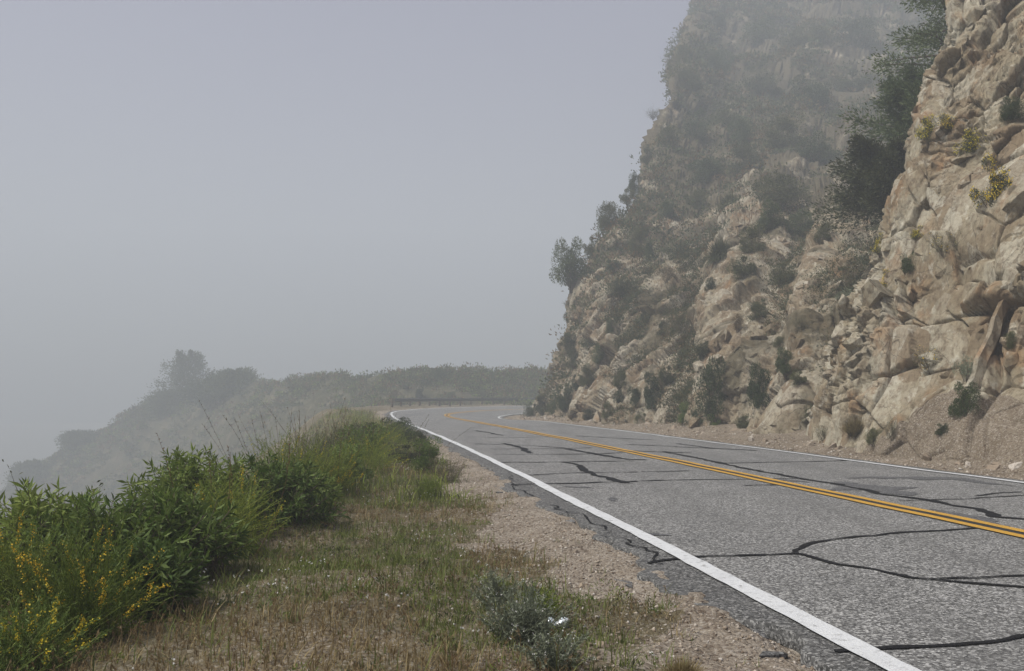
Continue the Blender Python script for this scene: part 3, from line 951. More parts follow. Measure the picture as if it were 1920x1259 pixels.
# ================================================================== THINGS
# ---- guard rail round the outside of the bend
def guard_rail():
    root = empty('guard_rail', tuple(rpos(75., -7.0)))
    tag(root, 'dark steel guard rail on wooden posts round the outside of the far bend', 'guard rail')
    inv = np.array(root.location)
    prof = [(0, .0), (.035, .04), (.07, .075), (.035, .115), (.0, .155), (.035, .195), (.07, .235), (.035, .27), (0, .31)]
    for k in range(12):
        s0 = 75 + k * 3.81
        q = np.linspace(s0, s0 + 3.78, 7)
        V = []
        for t in q:
            for (a, b) in prof:
                V.append(rpos(t, -7.0 + a + .06, 0) * 1 + np.array([0, 0, .40 + b]) - inv)
        V = np.array(V); V2 = V.copy()
        V2[:, 2] -= .0; V2 -= np.array([0, -.006, 0])
        n = len(prof)
        Fq = grid_faces(7, n)
        mk('beam', np.concatenate([V, V2]), np.concatenate([Fq, Fq[:, ::-1] + len(V)]), M['steel'], root)
    for k in range(25):
        p = rpos(75 + k * 1.905, -7.16) - inv
        a, h = .09, .74
        V = [(p[0] + x, p[1] + y, p[2] + z) for z in (-.4, h) for x, y in ((-a, -a), (a, -a), (a, a), (-a, a))]
        mk('post', V, [np.array([[0, 1, 5, 4], [1, 2, 6, 5], [2, 3, 7, 6], [3, 0, 4, 7], [4, 5, 6, 7]])], M['wood'], root)
guard_rail()

# ---- crushed drink can in the weeds
def crushed_can():
    p, n = hit(BV_sh, 1046, 1176)
    root = empty('crushed_can', tuple(p + np.array([0, 0, .022])), R(8))
    tag(root, 'crushed pale drink can lying in the weeds beside the gravel', 'can')
    nu, nv = 20, 15
    V = []
    for j in range(nv):
        t = j / (nv - 1); x = (t - .5) * .118
        r = .033 * (.80 if j in (0, nv - 1) else 1)
        dent = math.exp(-((t - .42) / .16) ** 2)
        for i in range(nu):
            a = 2 * math.pi * i / nu
            y, z = r * math.cos(a), r * math.sin(a)
            z = z * (1 - .55 * dent) - .006 * dent
            y = y * (1 + .18 * dent) + .008 * math.sin(7 * t)
            z += .0035 * math.sin(5 * a + 9 * t) * (.3 + dent)
            V.append((x + .006 * math.sin(2 * a) * dent, y, z))
    V = np.array(V)
    Fq = [(j * nu + i, j * nu + (i + 1) % nu, (j + 1) * nu + (i + 1) % nu, (j + 1) * nu + i) for j in range(nv - 1) for i in range(nu)]
    m, nt, out = nodes('can_paint'); g = NT(nt); tc = g.n('ShaderNodeTexCoord').outputs['Object']
    w = g.n('ShaderNodeTexWave'); g.l(tc, w.inputs['Vector']); w.inputs['Scale'].default_value = 9; w.inputs['Distortion'].default_value = 7
    col = g.ramp(w.outputs[0], [(.45, (.78, .80, .80)), (.62, (.33, .55, .66)), (.85, (.75, .77, .78))])
    x = g.princ(out, col, .35); x.inputs['Metallic'].default_value = .3
    mk('body', V, np.array(Fq), m, root, True)
    for sx, off in ((1, nv - 1), (-1, 0)):
        ring = V[off * nu:(off + 1) * nu]; c = ring.mean(0)
        inn = c + (ring - c) * .82 - np.array([sx * .004, 0, 0])
        cc = np.concatenate([ring + np.array([sx * .002, 0, 0]), inn, [c - np.array([sx * .004, 0, 0])]])
        q = [(i, (i + 1) % nu, nu + (i + 1) % nu, nu + i) for i in range(nu)]
        t = [(nu + i, nu + (i + 1) % nu, 2 * nu) for i in range(nu)]
        mk('can_end', cc, [np.array(q), np.array(t)], M['steel'], root)
crushed_can()

# ---- foliage pieces
def leaf_quads(P, D, L, W, r, bend=.25):
    """folded lance-shaped leaves: base, two sides, tip"""
    n = len(P); D = unit(D)
    up = unit(r.normal(0, 1, (n, 3)))
    S = unit(np.cross(D, up)); N = np.cross(S, D)
    L = np.broadcast_to(np.asarray(L, float), (n,))[:, None]; W = np.broadcast_to(np.asarray(W, float), (n,))[:, None]
    mid = P + D * L * .45 + N * L * bend * .25
    V = np.stack([P, mid + S * W * .5, P + D * L - N * L * bend * .2, mid - S * W * .5], 1).reshape(-1, 3)
    return V, np.arange(4 * n).reshape(n, 4)

def tube(mb, pts, r0, r1, sides=4):
    pts = np.asarray(pts, float); k = len(pts)
    T = unit(np.gradient(pts, axis=0))
    ref = np.array([.31, .77, .2])
    A = unit(np.cross(T, ref)); Bv = np.cross(T, A)
    rad = np.linspace(r0, r1, k)
    ang = np.arange(sides) * 2 * np.pi / sides
    V = pts[:, None] + rad[:, None, None] * (np.cos(ang)[None, :, None] * A[:, None] + np.sin(ang)[None, :, None] * Bv[:, None])
    i = np.arange(k - 1)[:, None] * sides; j = np.arange(sides)[None]
    Fq = np.stack([i + j, i + (j + 1) % sides, i + sides + (j + 1) % sides, i + sides + j], -1).reshape(-1, 4)
    mb.add(V.reshape(-1, 3), Fq)

def curve_pts(a, b, sag, k, r):
    a, b = np.asarray(a, float), np.asarray(b, float)
    t = np.linspace(0, 1, k)[:, None]
    m = (a + b) / 2 + np.array([0, 0, sag]) + r.normal(0, .06, 3) * np.linalg.norm(b - a)
    return (1 - t) ** 2 * a + 2 * t * (1 - t) * m + t ** 2 * b

def lobes_of(r, n, rx, rz, low=.15):
    u = unit(r.normal(0, 1, (n, 3))); u[:, 2] = np.abs(u[:, 2])
    q = u * (r.random((n, 1)) ** .5) * (.7 + .4 * r.random((n, 1)))
    return q * np.array([rx, rx * .9, rz]) + np.array([0, 0, low * rz])

def make_bush(name, seed, mat, n=1500, rx=.5, rz=.75, leaf=.07, nl=11, lob=.30, up=.5, twig=None, flower=0, asp=.42):
    """a unit bush about 1 m across: stems, foliage and perhaps flowers under an Empty"""
    r = np.random.default_rng(seed)
    root = empty(name)
    Lb = lobes_of(r, nl, rx, rz)
    mb = MB()
    for c in Lb: tube(mb, curve_pts((r.normal(0, .03), r.normal(0, .03), -.12), c + np.array([0, 0, .1 * rz]), .1, 5, r), .014, .004, 3)
    mb.build('stems', twig or M['twig'], root)
    rl = rx * lob * (.45 + 1.0 * r.random(nl))
    k = r.integers(0, nl, n)
    u = unit(r.normal(0, 1, (n, 3)))
    rad = rl[k][:, None] * (.35 + .75 * r.random((n, 1)) ** .5)
    P = Lb[k] + u * rad * np.array([1, 1, .85])
    P[:, 2] = np.where(P[:, 2] < .0, np.abs(P[:, 2]) * .5, P[:, 2])
    D = u * .8 + np.array([0, 0, up]) + r.normal(0, .55, (n, 3))
    V, Fq = leaf_quads(P, D, leaf * (.6 + .8 * r.random(n)), leaf * asp * (.7 + .6 * r.random(n)), r)
    fol = mk('foliage', V, Fq, mat, root)
    if flower:
        kk = r.choice(n, flower, replace=False)
        top = kk[P[kk, 2] > .15 * rz]
        Pf_ = P[top] + u[top] * .04 + np.array([0, 0, .02])
        V, Fq = leaf_quads(np.repeat(Pf_, 3, 0) + r.normal(0, .012, (len(Pf_) * 3, 3)), r.normal(0, 1, (len(Pf_) * 3, 3)) + np.array([0, 0, .5]), .034, .03, r)
        mk('flowers', V, Fq, M['yflower'], fol)['kind'] = 'stuff'
    return root

def make_tussock(name, seed, mat, n=420, h=.8, spread=.55, w=.022, droop=.25):
    """grass-like plant: narrow blades fanning out of one base (yucca, bunch grass)"""
    r = np.random.default_rng(seed); root = empty(name)
    a = r.random(n) * 2 * np.pi; t = r.random(n) ** .6 * spread * 2.0
    D = np.stack([np.cos(a) * np.sin(t), np.sin(a) * np.sin(t), np.cos(t)], -1)
    L = h * (.55 + .5 * r.random(n))
    B0 = np.stack([r.normal(0, .06, n), r.normal(0, .06, n), np.full(n, -.05)], -1)
    S = unit(np.cross(D, np.array([0, 0, 1.]) + r.normal(0, .2, (n, 3))))
    M1 = B0 + D * L[:, None] * .55; M2 = B0 + D * L[:, None] - np.array([0, 0, 1]) * (droop * L * np.sin(t))[:, None]
    W = w * (.6 + .8 * r.random(n))[:, None]
    V = np.stack([B0 - S * W, B0 + S * W, M1 + S * W * .8, M1 - S * W * .8, M2], 1).reshape(-1, 3)
    i = np.arange(n)[:, None] * 5
    mk('blades', V, [i + np.array([[0, 1, 2, 3]]), i + np.array([[3, 2, 4]])], mat, root)
    mb = MB(); tube(mb, [(0, 0, -.15), (0, 0, -.02), (0, 0, .06)], .05, .03, 5)
    mb.build('crown', M['twig'], root)
    return root

def make_twiggy(name, seed, mat, n=500, flower=0):
    """open bush of fine branching twigs with few leaves"""
    r = np.random.default_rng(seed); root = empty(name); mb = MB(); tips = []
    for k in range(34):
        e = unit(np.array([r.normal(0, .55), r.normal(0, .55), .75])) * (.45 + .4 * r.random())
        pts = curve_pts((r.normal(0, .02), r.normal(0, .02), -.1), e, .05, 6, r)
        tube(mb, pts, .008, .003, 3)
        for _ in range(5):
            b = pts[r.integers(2, 6)]; q = b + unit(e + r.normal(0, .45, 3)) * (.12 + .18 * r.random())
            tube(mb, [b, (b + q) / 2 + r.normal(0, .01, 3), q], .004, .0015, 3); tips += [b, (b + q) / 2, q]
    mb.build('stems', M['twig'], root)
    tips = np.array(tips); k = r.integers(0, len(tips), n)
    V, Fq = leaf_quads(tips[k] + r.normal(0, .035, (n, 3)), r.normal(0, 1, (n, 3)) + np.array([0, 0, .6]), .045, .014, r)
    mk('foliage', V, Fq, mat, root)
    if flower:
        k = r.integers(0, len(tips), flower)
        V, Fq = leaf_quads(np.repeat(tips[k], 3, 0) + r.normal(0, .015, (flower * 3, 3)), r.normal(0, 1, (flower * 3, 3)), .03, .028, r)
        mk('flowers', V, Fq, M['yflower'], root)['kind'] = 'stuff'
    return root

PROTO = {
 'dark':   [make_bush('bush', 1001 + k, M['dark'], 7000, .5, .75, 0.040, 24) for k in range(3)],
 'olive':  [make_bush('bush', 1011 + k, M['olive'], 7000, .5, .7, .038, 24) for k in range(3)],
 'green':  [make_bush('bush', 1021 + k, M['green'], 5000, .5, .8, .045, 15) for k in range(2)],
 'brown':  [make_bush('bush', 1031, M['brown'], 2400, .5, .75, .05, 12, asp=.25)],
 'round':  [make_tussock('bush', 1041 + k, M['olive'], 1500, .62, .75, .010, .35) for k in range(2)],
 'yucca':  [make_tussock('yucca', 1051, M['olive'], 260, .66, .62, .022, .0)],
 'drygrass': [make_tussock('grass_clump', 1061, M['straw'], 900, .7, .5, .008, .4)],
 'twig':   [make_twiggy('bush', 1071, M['olive'], 1500)],
 'twigy':  [make_twiggy('bush', 1081, M['olive'], 1500, 60)],
 'yellow': [make_bush('bush', 1091 + k, M['olive'], 5000, .5, .7, .040, 18, flower=520) for k in range(2)],
 'grey':   [make_bush('bush', 1101, M['grey'], 1600, .5, .7, .06, 11)],
}
USED = set()
def plant(kind, p, w, hgt=None, rz=None, tilt=None):
    """a copy of a prototype, w metres wide (and hgt high)"""
    pr = PROTO[kind][random.randrange(len(PROTO[kind]))]
    if pr.name in USED: o = copy_tree(pr)
    else: o = pr; USED.add(pr.name)
    o.location = tuple(p)
    o.rotation_euler = (0, 0, random.uniform(0, 6.28) if rz is None else rz)
    if tilt is not None:
        q = Vector(tilt).to_track_quat('Z', 'Y').to_euler(); o.rotation_euler = q
    hs = (hgt / .85 if hgt else w)
    o.scale = (w, w, hs)
    return o

LOOK = {'dark': 'dark green shrub', 'olive': 'olive green shrub', 'green': 'mid green leafy shrub', 'brown': 'brown dry shrub', 'round': 'round grassy tussock',
        'yucca': 'spiky yucca', 'drygrass': 'dry straw-coloured grass clump', 'twig': 'open twiggy shrub', 'twigy': 'twiggy shrub with a few yellow flowers', 'yellow': 'yellow-flowered shrub', 'grey': 'pale grey-green shrub'}
CATS = {'yucca': 'yucca', 'drygrass': 'grass clump', 'round': 'tussock'}
ORD = ['first', 'second', 'third', 'fourth', 'fifth', 'sixth', 'seventh', 'eighth', 'ninth', 'tenth', 'eleventh', 'twelfth', 'thirteenth', 'fourteenth', 'fifteenth', 'sixteenth', 'seventeenth', 'eighteenth', 'nineteenth', 'twentieth', 'twenty-first', 'twenty-second']

def band(bv, items, where, group, sink=.12):
    """plants in one band of the slope: (px, py of the middle, width px, height px, kind)"""
    items = sorted(items)
    cnt = {}
    for px, py, w, h, k in items: cnt[k] = cnt.get(k, 0) + 1
    seen = {}
    for px, py, w, h, k in items:
        p, n = None, None
        for dx in (0, 6, 12, 20, 30, 42, 56):
            p, n = hit(bv, px + dx, py + h * .38)
            if p is not None and p[1] < 205: break
        if p is None: continue
        Y = p[1]; W = w * Y / F; Hh = h * Y / F
        shift = at(px, py + h * .38, Y) - p; shift[1] = shift[2] = 0
        if np.linalg.norm(shift) < W * .6: p = p + shift
        tl = unit(n * .35 + np.array([0, 0, 1.0])) if n is not None else None
        o = plant(k, p - (n if n[2] > -2 else 0) * 0.05 * W - np.array([0, 0, sink * Hh]), W * 1.05, Hh * 1.15, None)
        seen[k] = seen.get(k, 0) + 1
        if cnt[k] == 1: lab = '%s %s' % (LOOK[k], where)
        else: lab = '%s %s, %s such from left' % (LOOK[k], where, ORD[seen[k] - 1])
        tag(o, lab, CATS.get(k, 'bush'), group)

band(BV_hill, [(990,772,22,24,'dark'),(1014,758,26,30,'olive'),(1040,762,26,30,'dark'),(1060,748,44,50,'dark'),(1104,776,26,24,'olive'),(1140,770,28,28,'olive'),(1146,796,30,16,'drygrass'),(1160,744,26,24,'dark'),
  (1192,744,36,34,'dark'),(1222,738,44,70,'dark'),(1204,784,32,26,'olive'),(1252,786,30,26,'brown'),(1280,780,30,34,'green'),(1310,784,34,38,'dark'),(1338,732,72,112,'dark'),(1346,790,36,32,'green'),(1396,792,38,34,'olive'),(1424,728,62,84,'dark')],
  'along the foot of the far cliff', 'shrubs along the foot of the far cliff')
band(BV_hill, [(1044,594,18,18,'dark'),(1064,636,32,34,'olive'),(1074,672,34,40,'olive'),(1082,718,30,34,'dark'),(1104,704,34,36,'olive'),(1104,634,36,36,'olive'),(1122,664,30,38,'dark'),(1130,574,26,28,'twig'),(1144,612,18,30,'dark'),(1162,716,36,30,'olive'),
  (1214,596,28,24,'twig'),(1242,618,26,28,'olive'),(1250,702,34,50,'olive'),(1286,606,62,58,'twig'),(1318,654,56,44,'olive'),(1384,606,32,40,'brown'),(1420,586,40,32,'olive'),(1424,578,30,26,'dark'),(1472,678,44,50,'dark'),(1496,706,36,34,'olive'),(1504,606,34,24,'twig'),(1520,770,40,30,'olive'),(1460,640,30,26,'olive')],
  'half way up the far cliff face', 'shrubs half way up the far cliff')
band(BV_hill, [(1168,536,64,44,'olive'),(1150,500,34,24,'dark'),(1194,458,42,52,'olive'),(1219,474,26,46,'dark'),(1206,430,34,40,'olive'),(1252,516,42,38,'brown'),(1278,458,56,60,'round'),(1352,450,62,64,'round'),(1334,534,26,26,'dark'),(1394,498,64,54,'olive'),(1470,512,56,60,'olive'),(1416,450,60,50,'olive'),(1440,410,70,60,'dark'),(1254,394,40,40,'dark'),(1300,372,50,44,'olive'),(1370,362,52,48,'round'),(1457,352,110,80,'olive'),(1330,318,80,50,'dark'),(1400,300,70,56,'olive'),(1500,420,70,50,'dark'),(1540,440,50,40,'olive')],
  'on the upper slope of the far cliff', 'shrubs on the upper slope of the far cliff')
band(BV_hill, [(1248,250,60,50,'olive'),(1300,240,60,50,'dark'),(1392,248,60,56,'dark'),(1360,220,60,50,'olive'),(1470,250,90,60,'olive'),(1540,280,90,60,'dark'),(1290,150,60,50,'olive'),(1350,120,60,50,'dark'),(1430,160,80,56,'olive'),(1520,180,90,56,'dark'),(1600,150,90,60,'olive'),(1340,40,60,50,'olive'),(1420,60,80,50,'dark'),(1510,60,90,56,'olive'),(1600,60,90,60,'dark')],
  'on the foggy heights of the hillside', 'shrubs on the foggy heights')
band(BV_hill, [(1070,492,74,84,'dark'),(1112,460,40,50,'olive'),(1144,402,62,66,'olive'),(1186,345,30,40,'dark'),(1176,365,30,36,'olive'),(1224,212,22,20,'twig'),(1262,112,34,34,'twig'),(1286,96,34,36,'olive'),(1046,570,20,12,'twig'),(1215,290,26,30,'olive')],
  'on the skyline of the far cliff', 'shrubs on the skyline of the far cliff')
band(BV_hill, [(1570,654,64,62,'yucca'),(1584,556,44,32,'grey'),(1596,588,30,30,'grey'),(1545,808,36,28,'olive'),(1518,784,34,30,'twig')],
  'in the gully beside the near cliff', 'plants in the gully beside the near cliff')
band(BV_cliff, [(1706,495,40,36,'dark'),(1658,531,36,36,'yellow'),(1742,670,48,50,'twigy'),(1813,694,50,56,'grey'),(1809,752,56,66,'dark'),(1766,806,26,22,'dark'),(1896,636,30,40,'olive'),(1769,456,48,46,'twigy'),(1722,438,34,22,'yellow'),(1648,462,26,34,'yellow'),(1600,790,60,50,'drygrass'),(1638,816,34,36,'olive'),(1674,806,30,40,'twig'),
  (1740,245,42,50,'yellow'),(1776,232,34,34,'yellow'),(1817,270,52,48,'yellow'),(1856,350,70,84,'yellow'),(1900,206,48,44,'dark'),(1545,812,30,30,'twig')],
  'on the near cliff face', 'plants on the near cliff')

# ---- trees leaning out of the gully behind the near spur
def make_tree(name, seed, mat, H, Rw, n, layers, leaf, flat=.28, lean=(0, 0), lowest=.12):
    r = np.random.default_rng(seed); root = empty(name); mb = MB()
    top = np.array([lean[0] * H, lean[1] * H, H])
    tr = curve_pts((0, 0, -.5), top, 0, 9, r)
    tube(mb, tr, H * .024, H * .004, 7)
    trunk = mb.build('trunk', M['bark'], root)
    P, D = [], []; bb = MB()
    for k in range(layers):
        t = lowest + (1 - lowest) * (k + r.random() * .6) / layers
        b = tr[min(8, int(t * 8))] * (1 - (t * 8) % 1) + tr[min(8, int(t * 8) + 1)] * ((t * 8) % 1)
        a = k * 2.4 + r.normal(0, .3)
        ln = Rw * (1.12 - t * .85) * (.6 + .5 * r.random())
        e = b + np.array([math.cos(a), math.sin(a), .18 + .25 * t]) * ln
        pts = curve_pts(b, e, ln * .08, 6, r)
        tube(bb, pts, H * .008, H * .0015, 4)
        m = n // layers
        tt = .25 + .75 * r.random(m) ** .7
        c = pts[0] + (pts[-1] - pts[0]) * tt[:, None]
        w = ln * .34 * (1.15 - tt * .5)
        off = unit(r.normal(0, 1, (m, 3))) * (r.random((m, 1)) ** .6) * w[:, None] * np.array([1, 1, flat / .34])
        P.append(c + off); D.append(off * 1.2 / (w[:, None] + .01) + unit(e - b) * .8 + r.normal(0, .4, (m, 3)))
    bb.build('branches', M['bark'], trunk)
    P, D = np.concatenate(P), np.concatenate(D)
    V, Fq = leaf_quads(P, D, leaf * (.6 + .8 * r.random(len(P))), leaf * .38, r)
    mk('crown', V, Fq, mat, root)
    return root
for (px, py, Y, hpx, wpx, lab, seed, mt, lean) in [
    (1790, 205, 29.5, 430, 250, 'tall dark conifer at the top edge, behind the near cliff', 1201, 'pine', (-.03, 0)),
    (1750, 350, 29.5, 185, 270, 'dark spreading tree below the conifer, behind the near cliff', 1202, 'pine', (-.32, -.05)),
    (1715, 450, 28.5, 165, 250, 'lowest dark leaning tree in the gully behind the near cliff', 1203, 'olive', (-.40, -.05)),
    (1736, 235, 30, 100, 90, 'small dark tree between the conifer and the spreading tree', 1204, 'pine', (-.2, 0))]:
    p = at(px, py, Y)
    t = make_tree('gully_tree', seed, M[mt], hpx * Y / F, wpx * .5 * Y / F * 1.6, 30000 if hpx > 120 else 6000, 60 if hpx > 300 else 36, .13, .28, lean, .2 if hpx > 300 else .3)
    nr = BV_cliff.find_nearest(Vector(p)); t.location = nr[0] if nr[3] < 4 else tuple(p)
    tag(t, lab, 'tree', 'trees in the gully behind the near cliff')

# ---- scrub nobody could count on the heights and on the ridge
def scrub(name, obj_, mask, n, per, size, leaf, mats, label, seed):
    r = np.random.default_rng(seed)
    v = np.empty(len(obj_.data.vertices) * 3, np.float32); obj_.data.vertices.foreach_get('co', v); v = v.reshape(-1, 3).astype(float)
    w = mask(v); w = w / w.sum()
    k = r.choice(len(v), n, p=w)
    sz = size[0] + (size[1] - size[0]) * r.random(n) ** 2
    c = np.repeat(v[k], per, 0); s_ = np.repeat(sz, per)
    u = unit(r.normal(0, 1, (n * per, 3))); u[:, 2] = np.abs(u[:, 2])
    P = c + u * s_[:, None] * (.45 + .6 * r.random((n * per, 1))) * np.array([1, 1, .85])
    V, Fq = leaf_quads(P, u + r.normal(0, .5, u.shape) + np.array([0, 0, .4]), leaf * c[:, 1] / 110 * (.6 + .8 * r.random(n * per)), leaf * .5 * c[:, 1] / 110, r)
    mi = np.repeat(r.integers(0, len(mats), n), per)
    o = mk(name, V, Fq, mats, mids=mi)
    return tag(o, label, 'scrub', kind='stuff')
def m_hill(v):
    den = np.clip((v[:, 1] - 50) / 25, .0, 1) * np.clip(fbm(v / 8, 3, 401) * 1.8 + .85, 0, 1)
    return den * (v[:, 1] / 60) ** 2 * np.where((uF < 3.2) & (v[:, 1] < 92), .12, 1)
scrub('hillside_scrub', hill, m_hill, 12000, 26, (.35, 1.5), .36, [M['dark'], M['olive'], M['brown'], M['olive']], 'dense low scrub covering the foggy upper hillside', 77)
def m_ridge(v):
    fx = (v[:, 0] / np.maximum(v[:, 1], 1)) * F + CX
    return np.where(v[:, 2] > -60, 1.0, 0) * np.clip(fbm(v / 7, 3, 402) * 1.3 + .8, .05, 1) * np.where(v[:, 1] < 130, 1.0, 1.6)
scrub('ridge_scrub', ridge, m_ridge, 9000, 20, (.35, 1.4), .30, [M['olive'], M['dark'], M['olive'], M['brown'], M['green']], 'low scrub covering the ridge beyond the bend', 78)

_rib = rib.copy()
def m_low(v):
    return np.clip((62 - v[:, 1]) / 12, 0, 1) * np.clip(-_rib * 1.8 + .15 + fbm(v / 2.2, 3, 403) * 1.4, 0, 1) * (v[:, 1] / 30) ** 1.5 * (v[:, 2] > -.3)
scrub('cliff_scrub', hill, m_low, 5600, 30, (.12, .75), .22, [M['dark'], M['olive'], M['brown'], M['olive']], 'small low scrub in the gullies of the far cliff', 79)

# ---- plants on the ridge that stand out
band(BV_ridge, [(827,702,44,24,'dark')], 'standing up round on the bank behind the guard rail', 'plants on the ridge', .25)
band(BV_ridge, [(798,716,22,12,'dark'),(870,722,24,16,'olive'),(930,712,26,12,'dark'),(764,722,24,14,'olive'),(905,740,26,12,'olive'),(845,741,22,12,'dark'),(786,738,18,22,'dark'),(740,742,36,22,'brown'),(955,735,30,14,'olive')],
  'on the bank behind the guard rail', 'plants on the ridge', .2)
for (px, py, Y, hpx, wpx, lab, seed) in [
    (352, 752, 186, 86, 112, 'large rounded tree standing on the foggy ridge', 1301),
    (438, 738, 176, 38, 110, 'pale half-hidden tree right of the large foggy tree', 1302),
    (318, 772, 186, 30, 90, 'wide low tree below the large rounded foggy tree', 1305),
    (400, 752, 180, 34, 110, 'low spreading tree between the two foggy ridge trees', 1306),
    (55, 905, 192, 34, 90, 'low tree at the left end of the foggy ridge', 1303),
    (150, 838, 192, 22, 80, 'low bushy tree on the falling left part of the foggy ridge', 1304)]:
    p, n = hit(BV_ridge, px, py)
    if p is None: p = at(px, py, Y)
    s_ = p[1] / F
    t = make_tree('ridge_tree', seed, M['dark'], hpx * s_, wpx * .5 * s_ * 1.25, 9000, 40, .5, .5, (0, 0), .02)
    t.location = tuple(p - np.array([0, 0, .3]))
    tag(t, lab, 'tree', 'trees on the foggy ridge')

# ================================================================== foreground plants on the near verge
def gpt(px, py):
    """ground point of the verge seen at a pixel"""
    p, n = hit(BV_sh, px, py)
    return p
def verge(x, y):
    z = drop(BV_sh, x, y, 6)
    return z if z is not None else float(ground_z(*[q[0] for q in rcoord(np.array([x, y, 0.]))], np.array([x, y, 0.])))

def leafy_shrub(p, w, h, shoots, label, seed, mat='green'):
    """upright shoots, each ending in whorls of long lance leaves"""
    r = np.random.default_rng(seed); root = empty('leafy_shrub', tuple(p)); mb = MB(); P, D, L = [], [], []
    for k in range(shoots):
        u = unit(np.array([r.normal(), r.normal(), abs(r.normal()) * .9 + .25]))
        e = u * np.array([w * .5, w * .5, h]) * (.55 + .45 * r.random() ** .7)
        pts = curve_pts((r.normal(0, .12 * w), r.normal(0, .12 * w), -.1), e, h * .12, 7, r)
        tube(mb, pts, .0065, .0025, 4)
        ax = unit(pts[-1] - pts[-3])
        m = 22
        t = np.sort(r.random(m)) ** .7
        base = pts[-1] - ax * (1 - t)[:, None] * .26 * min(1, h / .6)
        a = np.arange(m) * 2.4 + r.random() * 6
        s1 = unit(np.cross(ax, [.3, .2, .9])); s2 = np.cross(ax, s1)
        rad = np.cos(a)[:, None] * s1 + np.sin(a)[:, None] * s2
        P.append(base); D.append(rad * (1.1 - .4 * t)[:, None] + ax * (.25 + .6 * t)[:, None] + r.normal(0, .22, (m, 3)) - np.array([0, 0, .15]))
        L.append((.07 + .065 * r.random(m)) * (1.1 - .35 * t))
    mb.build('stems', M['twig'], root)
    P, D, L = np.concatenate(P), np.concatenate(D), np.concatenate(L)
    L = L * (.6 + .7 * r.random(len(L)))
    V, Fq = leaf_quads(P, D, L, L * .21, r, .3)
    mk('leaves', V, Fq, M[mat], root)
    return tag(root, label, 'shrub', 'shrubs along the verge')

def broom(p, w, h, stems, label, seed, flower=0.0, mat='fresh', lean=(0, 0), stalks=0, leafd=16):
    """wiry green stems fanning out, sometimes thick with small yellow flowers"""
    r = np.random.default_rng(seed); root = empty('broom_bush', tuple(p)); mb = MB(); P, D, FP = [], [], []
    for k in range(stems):
        u = unit(np.array([r.normal() + lean[0], r.normal() + lean[1], abs(r.normal()) + .45]))
        e = u * np.array([w * .5, w * .5, h]) * (.6 + .45 * r.random())
        b = np.array([r.normal(0, .13 * w), r.normal(0, .13 * w), -.08])
        pts = curve_pts(b, e, h * .14, 7, r)
        tube(mb, pts, .0032, .0012, 3)
        m = leafd; t = .2 + .8 * r.random(m)
        i = np.minimum((t * 6).astype(int), 5)
        q = pts[i] + (pts[i + 1] - pts[i]) * (t * 6 - i)[:, None]
        P.append(q); D.append(unit(e) * .9 + r.normal(0, .5, (m, 3)))
        if flower and r.random() < flower:
            f = r.integers(26, 60); t = .62 + .38 * r.random(f); i = np.minimum((t * 6).astype(int), 5)
            FP.append(pts[i] + (pts[i + 1] - pts[i]) * (t * 6 - i)[:, None] + r.normal(0, .006, (f, 3)))
    mb.build('stems', M[mat], root)
    P, D = np.concatenate(P), np.concatenate(D)
    V, Fq = leaf_quads(P, D, .020 + .02 * r.random(len(P)), .0055, r)
    mk('leaves', V, Fq, M[mat], root)
    if FP:
        FP = np.concatenate(FP)
        V, Fq = leaf_quads(FP, r.normal(0, 1, FP.shape) + np.array([0, 0, .3]), .012, .009, r)
        mk('flowers', V, Fq, M['yflower'], root)['kind'] = 'stuff'
    if stalks:
        sb = MB()
        for k in range(stalks):
            e = np.array([r.normal(0, .36 * w), r.normal(0, .3 * w), h * (1.0 + .38 * r.random())])
            pts = curve_pts(e * np.array([.5, .5, 0]), e, .03, 7, r); tube(sb, pts, .003, .0012, 3)
            for _ in range(12):
                i = r.uniform(3.6, 6); j = min(int(i), 5); q = pts[j] + (pts[j + 1] - pts[j]) * (i - j)
                tube(sb, [q, q + r.normal(0, .010, 3) + np.array([0, 0, .012])], .0035, .002, 3)
        sb.build('seed_stalks', M['brown'], root)
    return tag(root, label, 'bush', 'bushes along the verge')

def vp(px, Y):
    x = (px - CX) / F * Y
    return np.array([x, Y, verge(x, Y)])

broom(vp(170, 4.9), 1.05, .74, 330, 'yellow-flowered broom bush nearest the camera at the lower left', 2001, .09, 'fresh', (.1, -.2))
broom(vp(30, 5.5), .9, .62, 240, 'yellow-flecked broom bush cut by the left edge of the picture', 2002, .05, 'fresh')
broom(vp(60, 4.35), .8, .34, 220, 'low green mat of broom in the bottom left corner', 2003, .10, 'green', (0, 0), 0, 22)
leafy_shrub(vp(215, 6.2), 1.4, .74, 190, 'dark leafy shrub behind the yellow-flowered broom', 2011)
leafy_shrub(vp(100, 6.6), 1.4, .72, 170, 'dark leafy shrub at the far left above the broom', 2012)
leafy_shrub(vp(335, 6.6), 1.2, .66, 150, 'leafy shrub right of the dark one, beside the grass', 2013)
leafy_shrub(vp(300, 5.5), .8, .5, 80, 'small leafy shrub beside the yellow-flowered broom', 2014)
broom(vp(415, 7.6), 1.35, .74, 340, 'soft green broom between the two dark leafy shrubs', 2021, .03, 'fresh', (0, 0), 5, 22)
leafy_shrub(vp(370, 8.4), 1.5, .84, 190, 'leafy shrub on the crest above the soft green broom', 2015)
leafy_shrub(vp(500, 9.2), 1.7, .78, 220, 'dark leafy shrub in the middle of the verge below the tall broom', 2016)
leafy_shrub(vp(585, 10.2), .9, .55, 70, 'small leafy shrub at the right end of the leafy row', 2017)
broom(vp(545, 11.4), 1.7, .92, 420, 'tall green broom with dry seed stalks rising over the verge', 2022, .03, 'fresh', (0, 0), 18, 20)
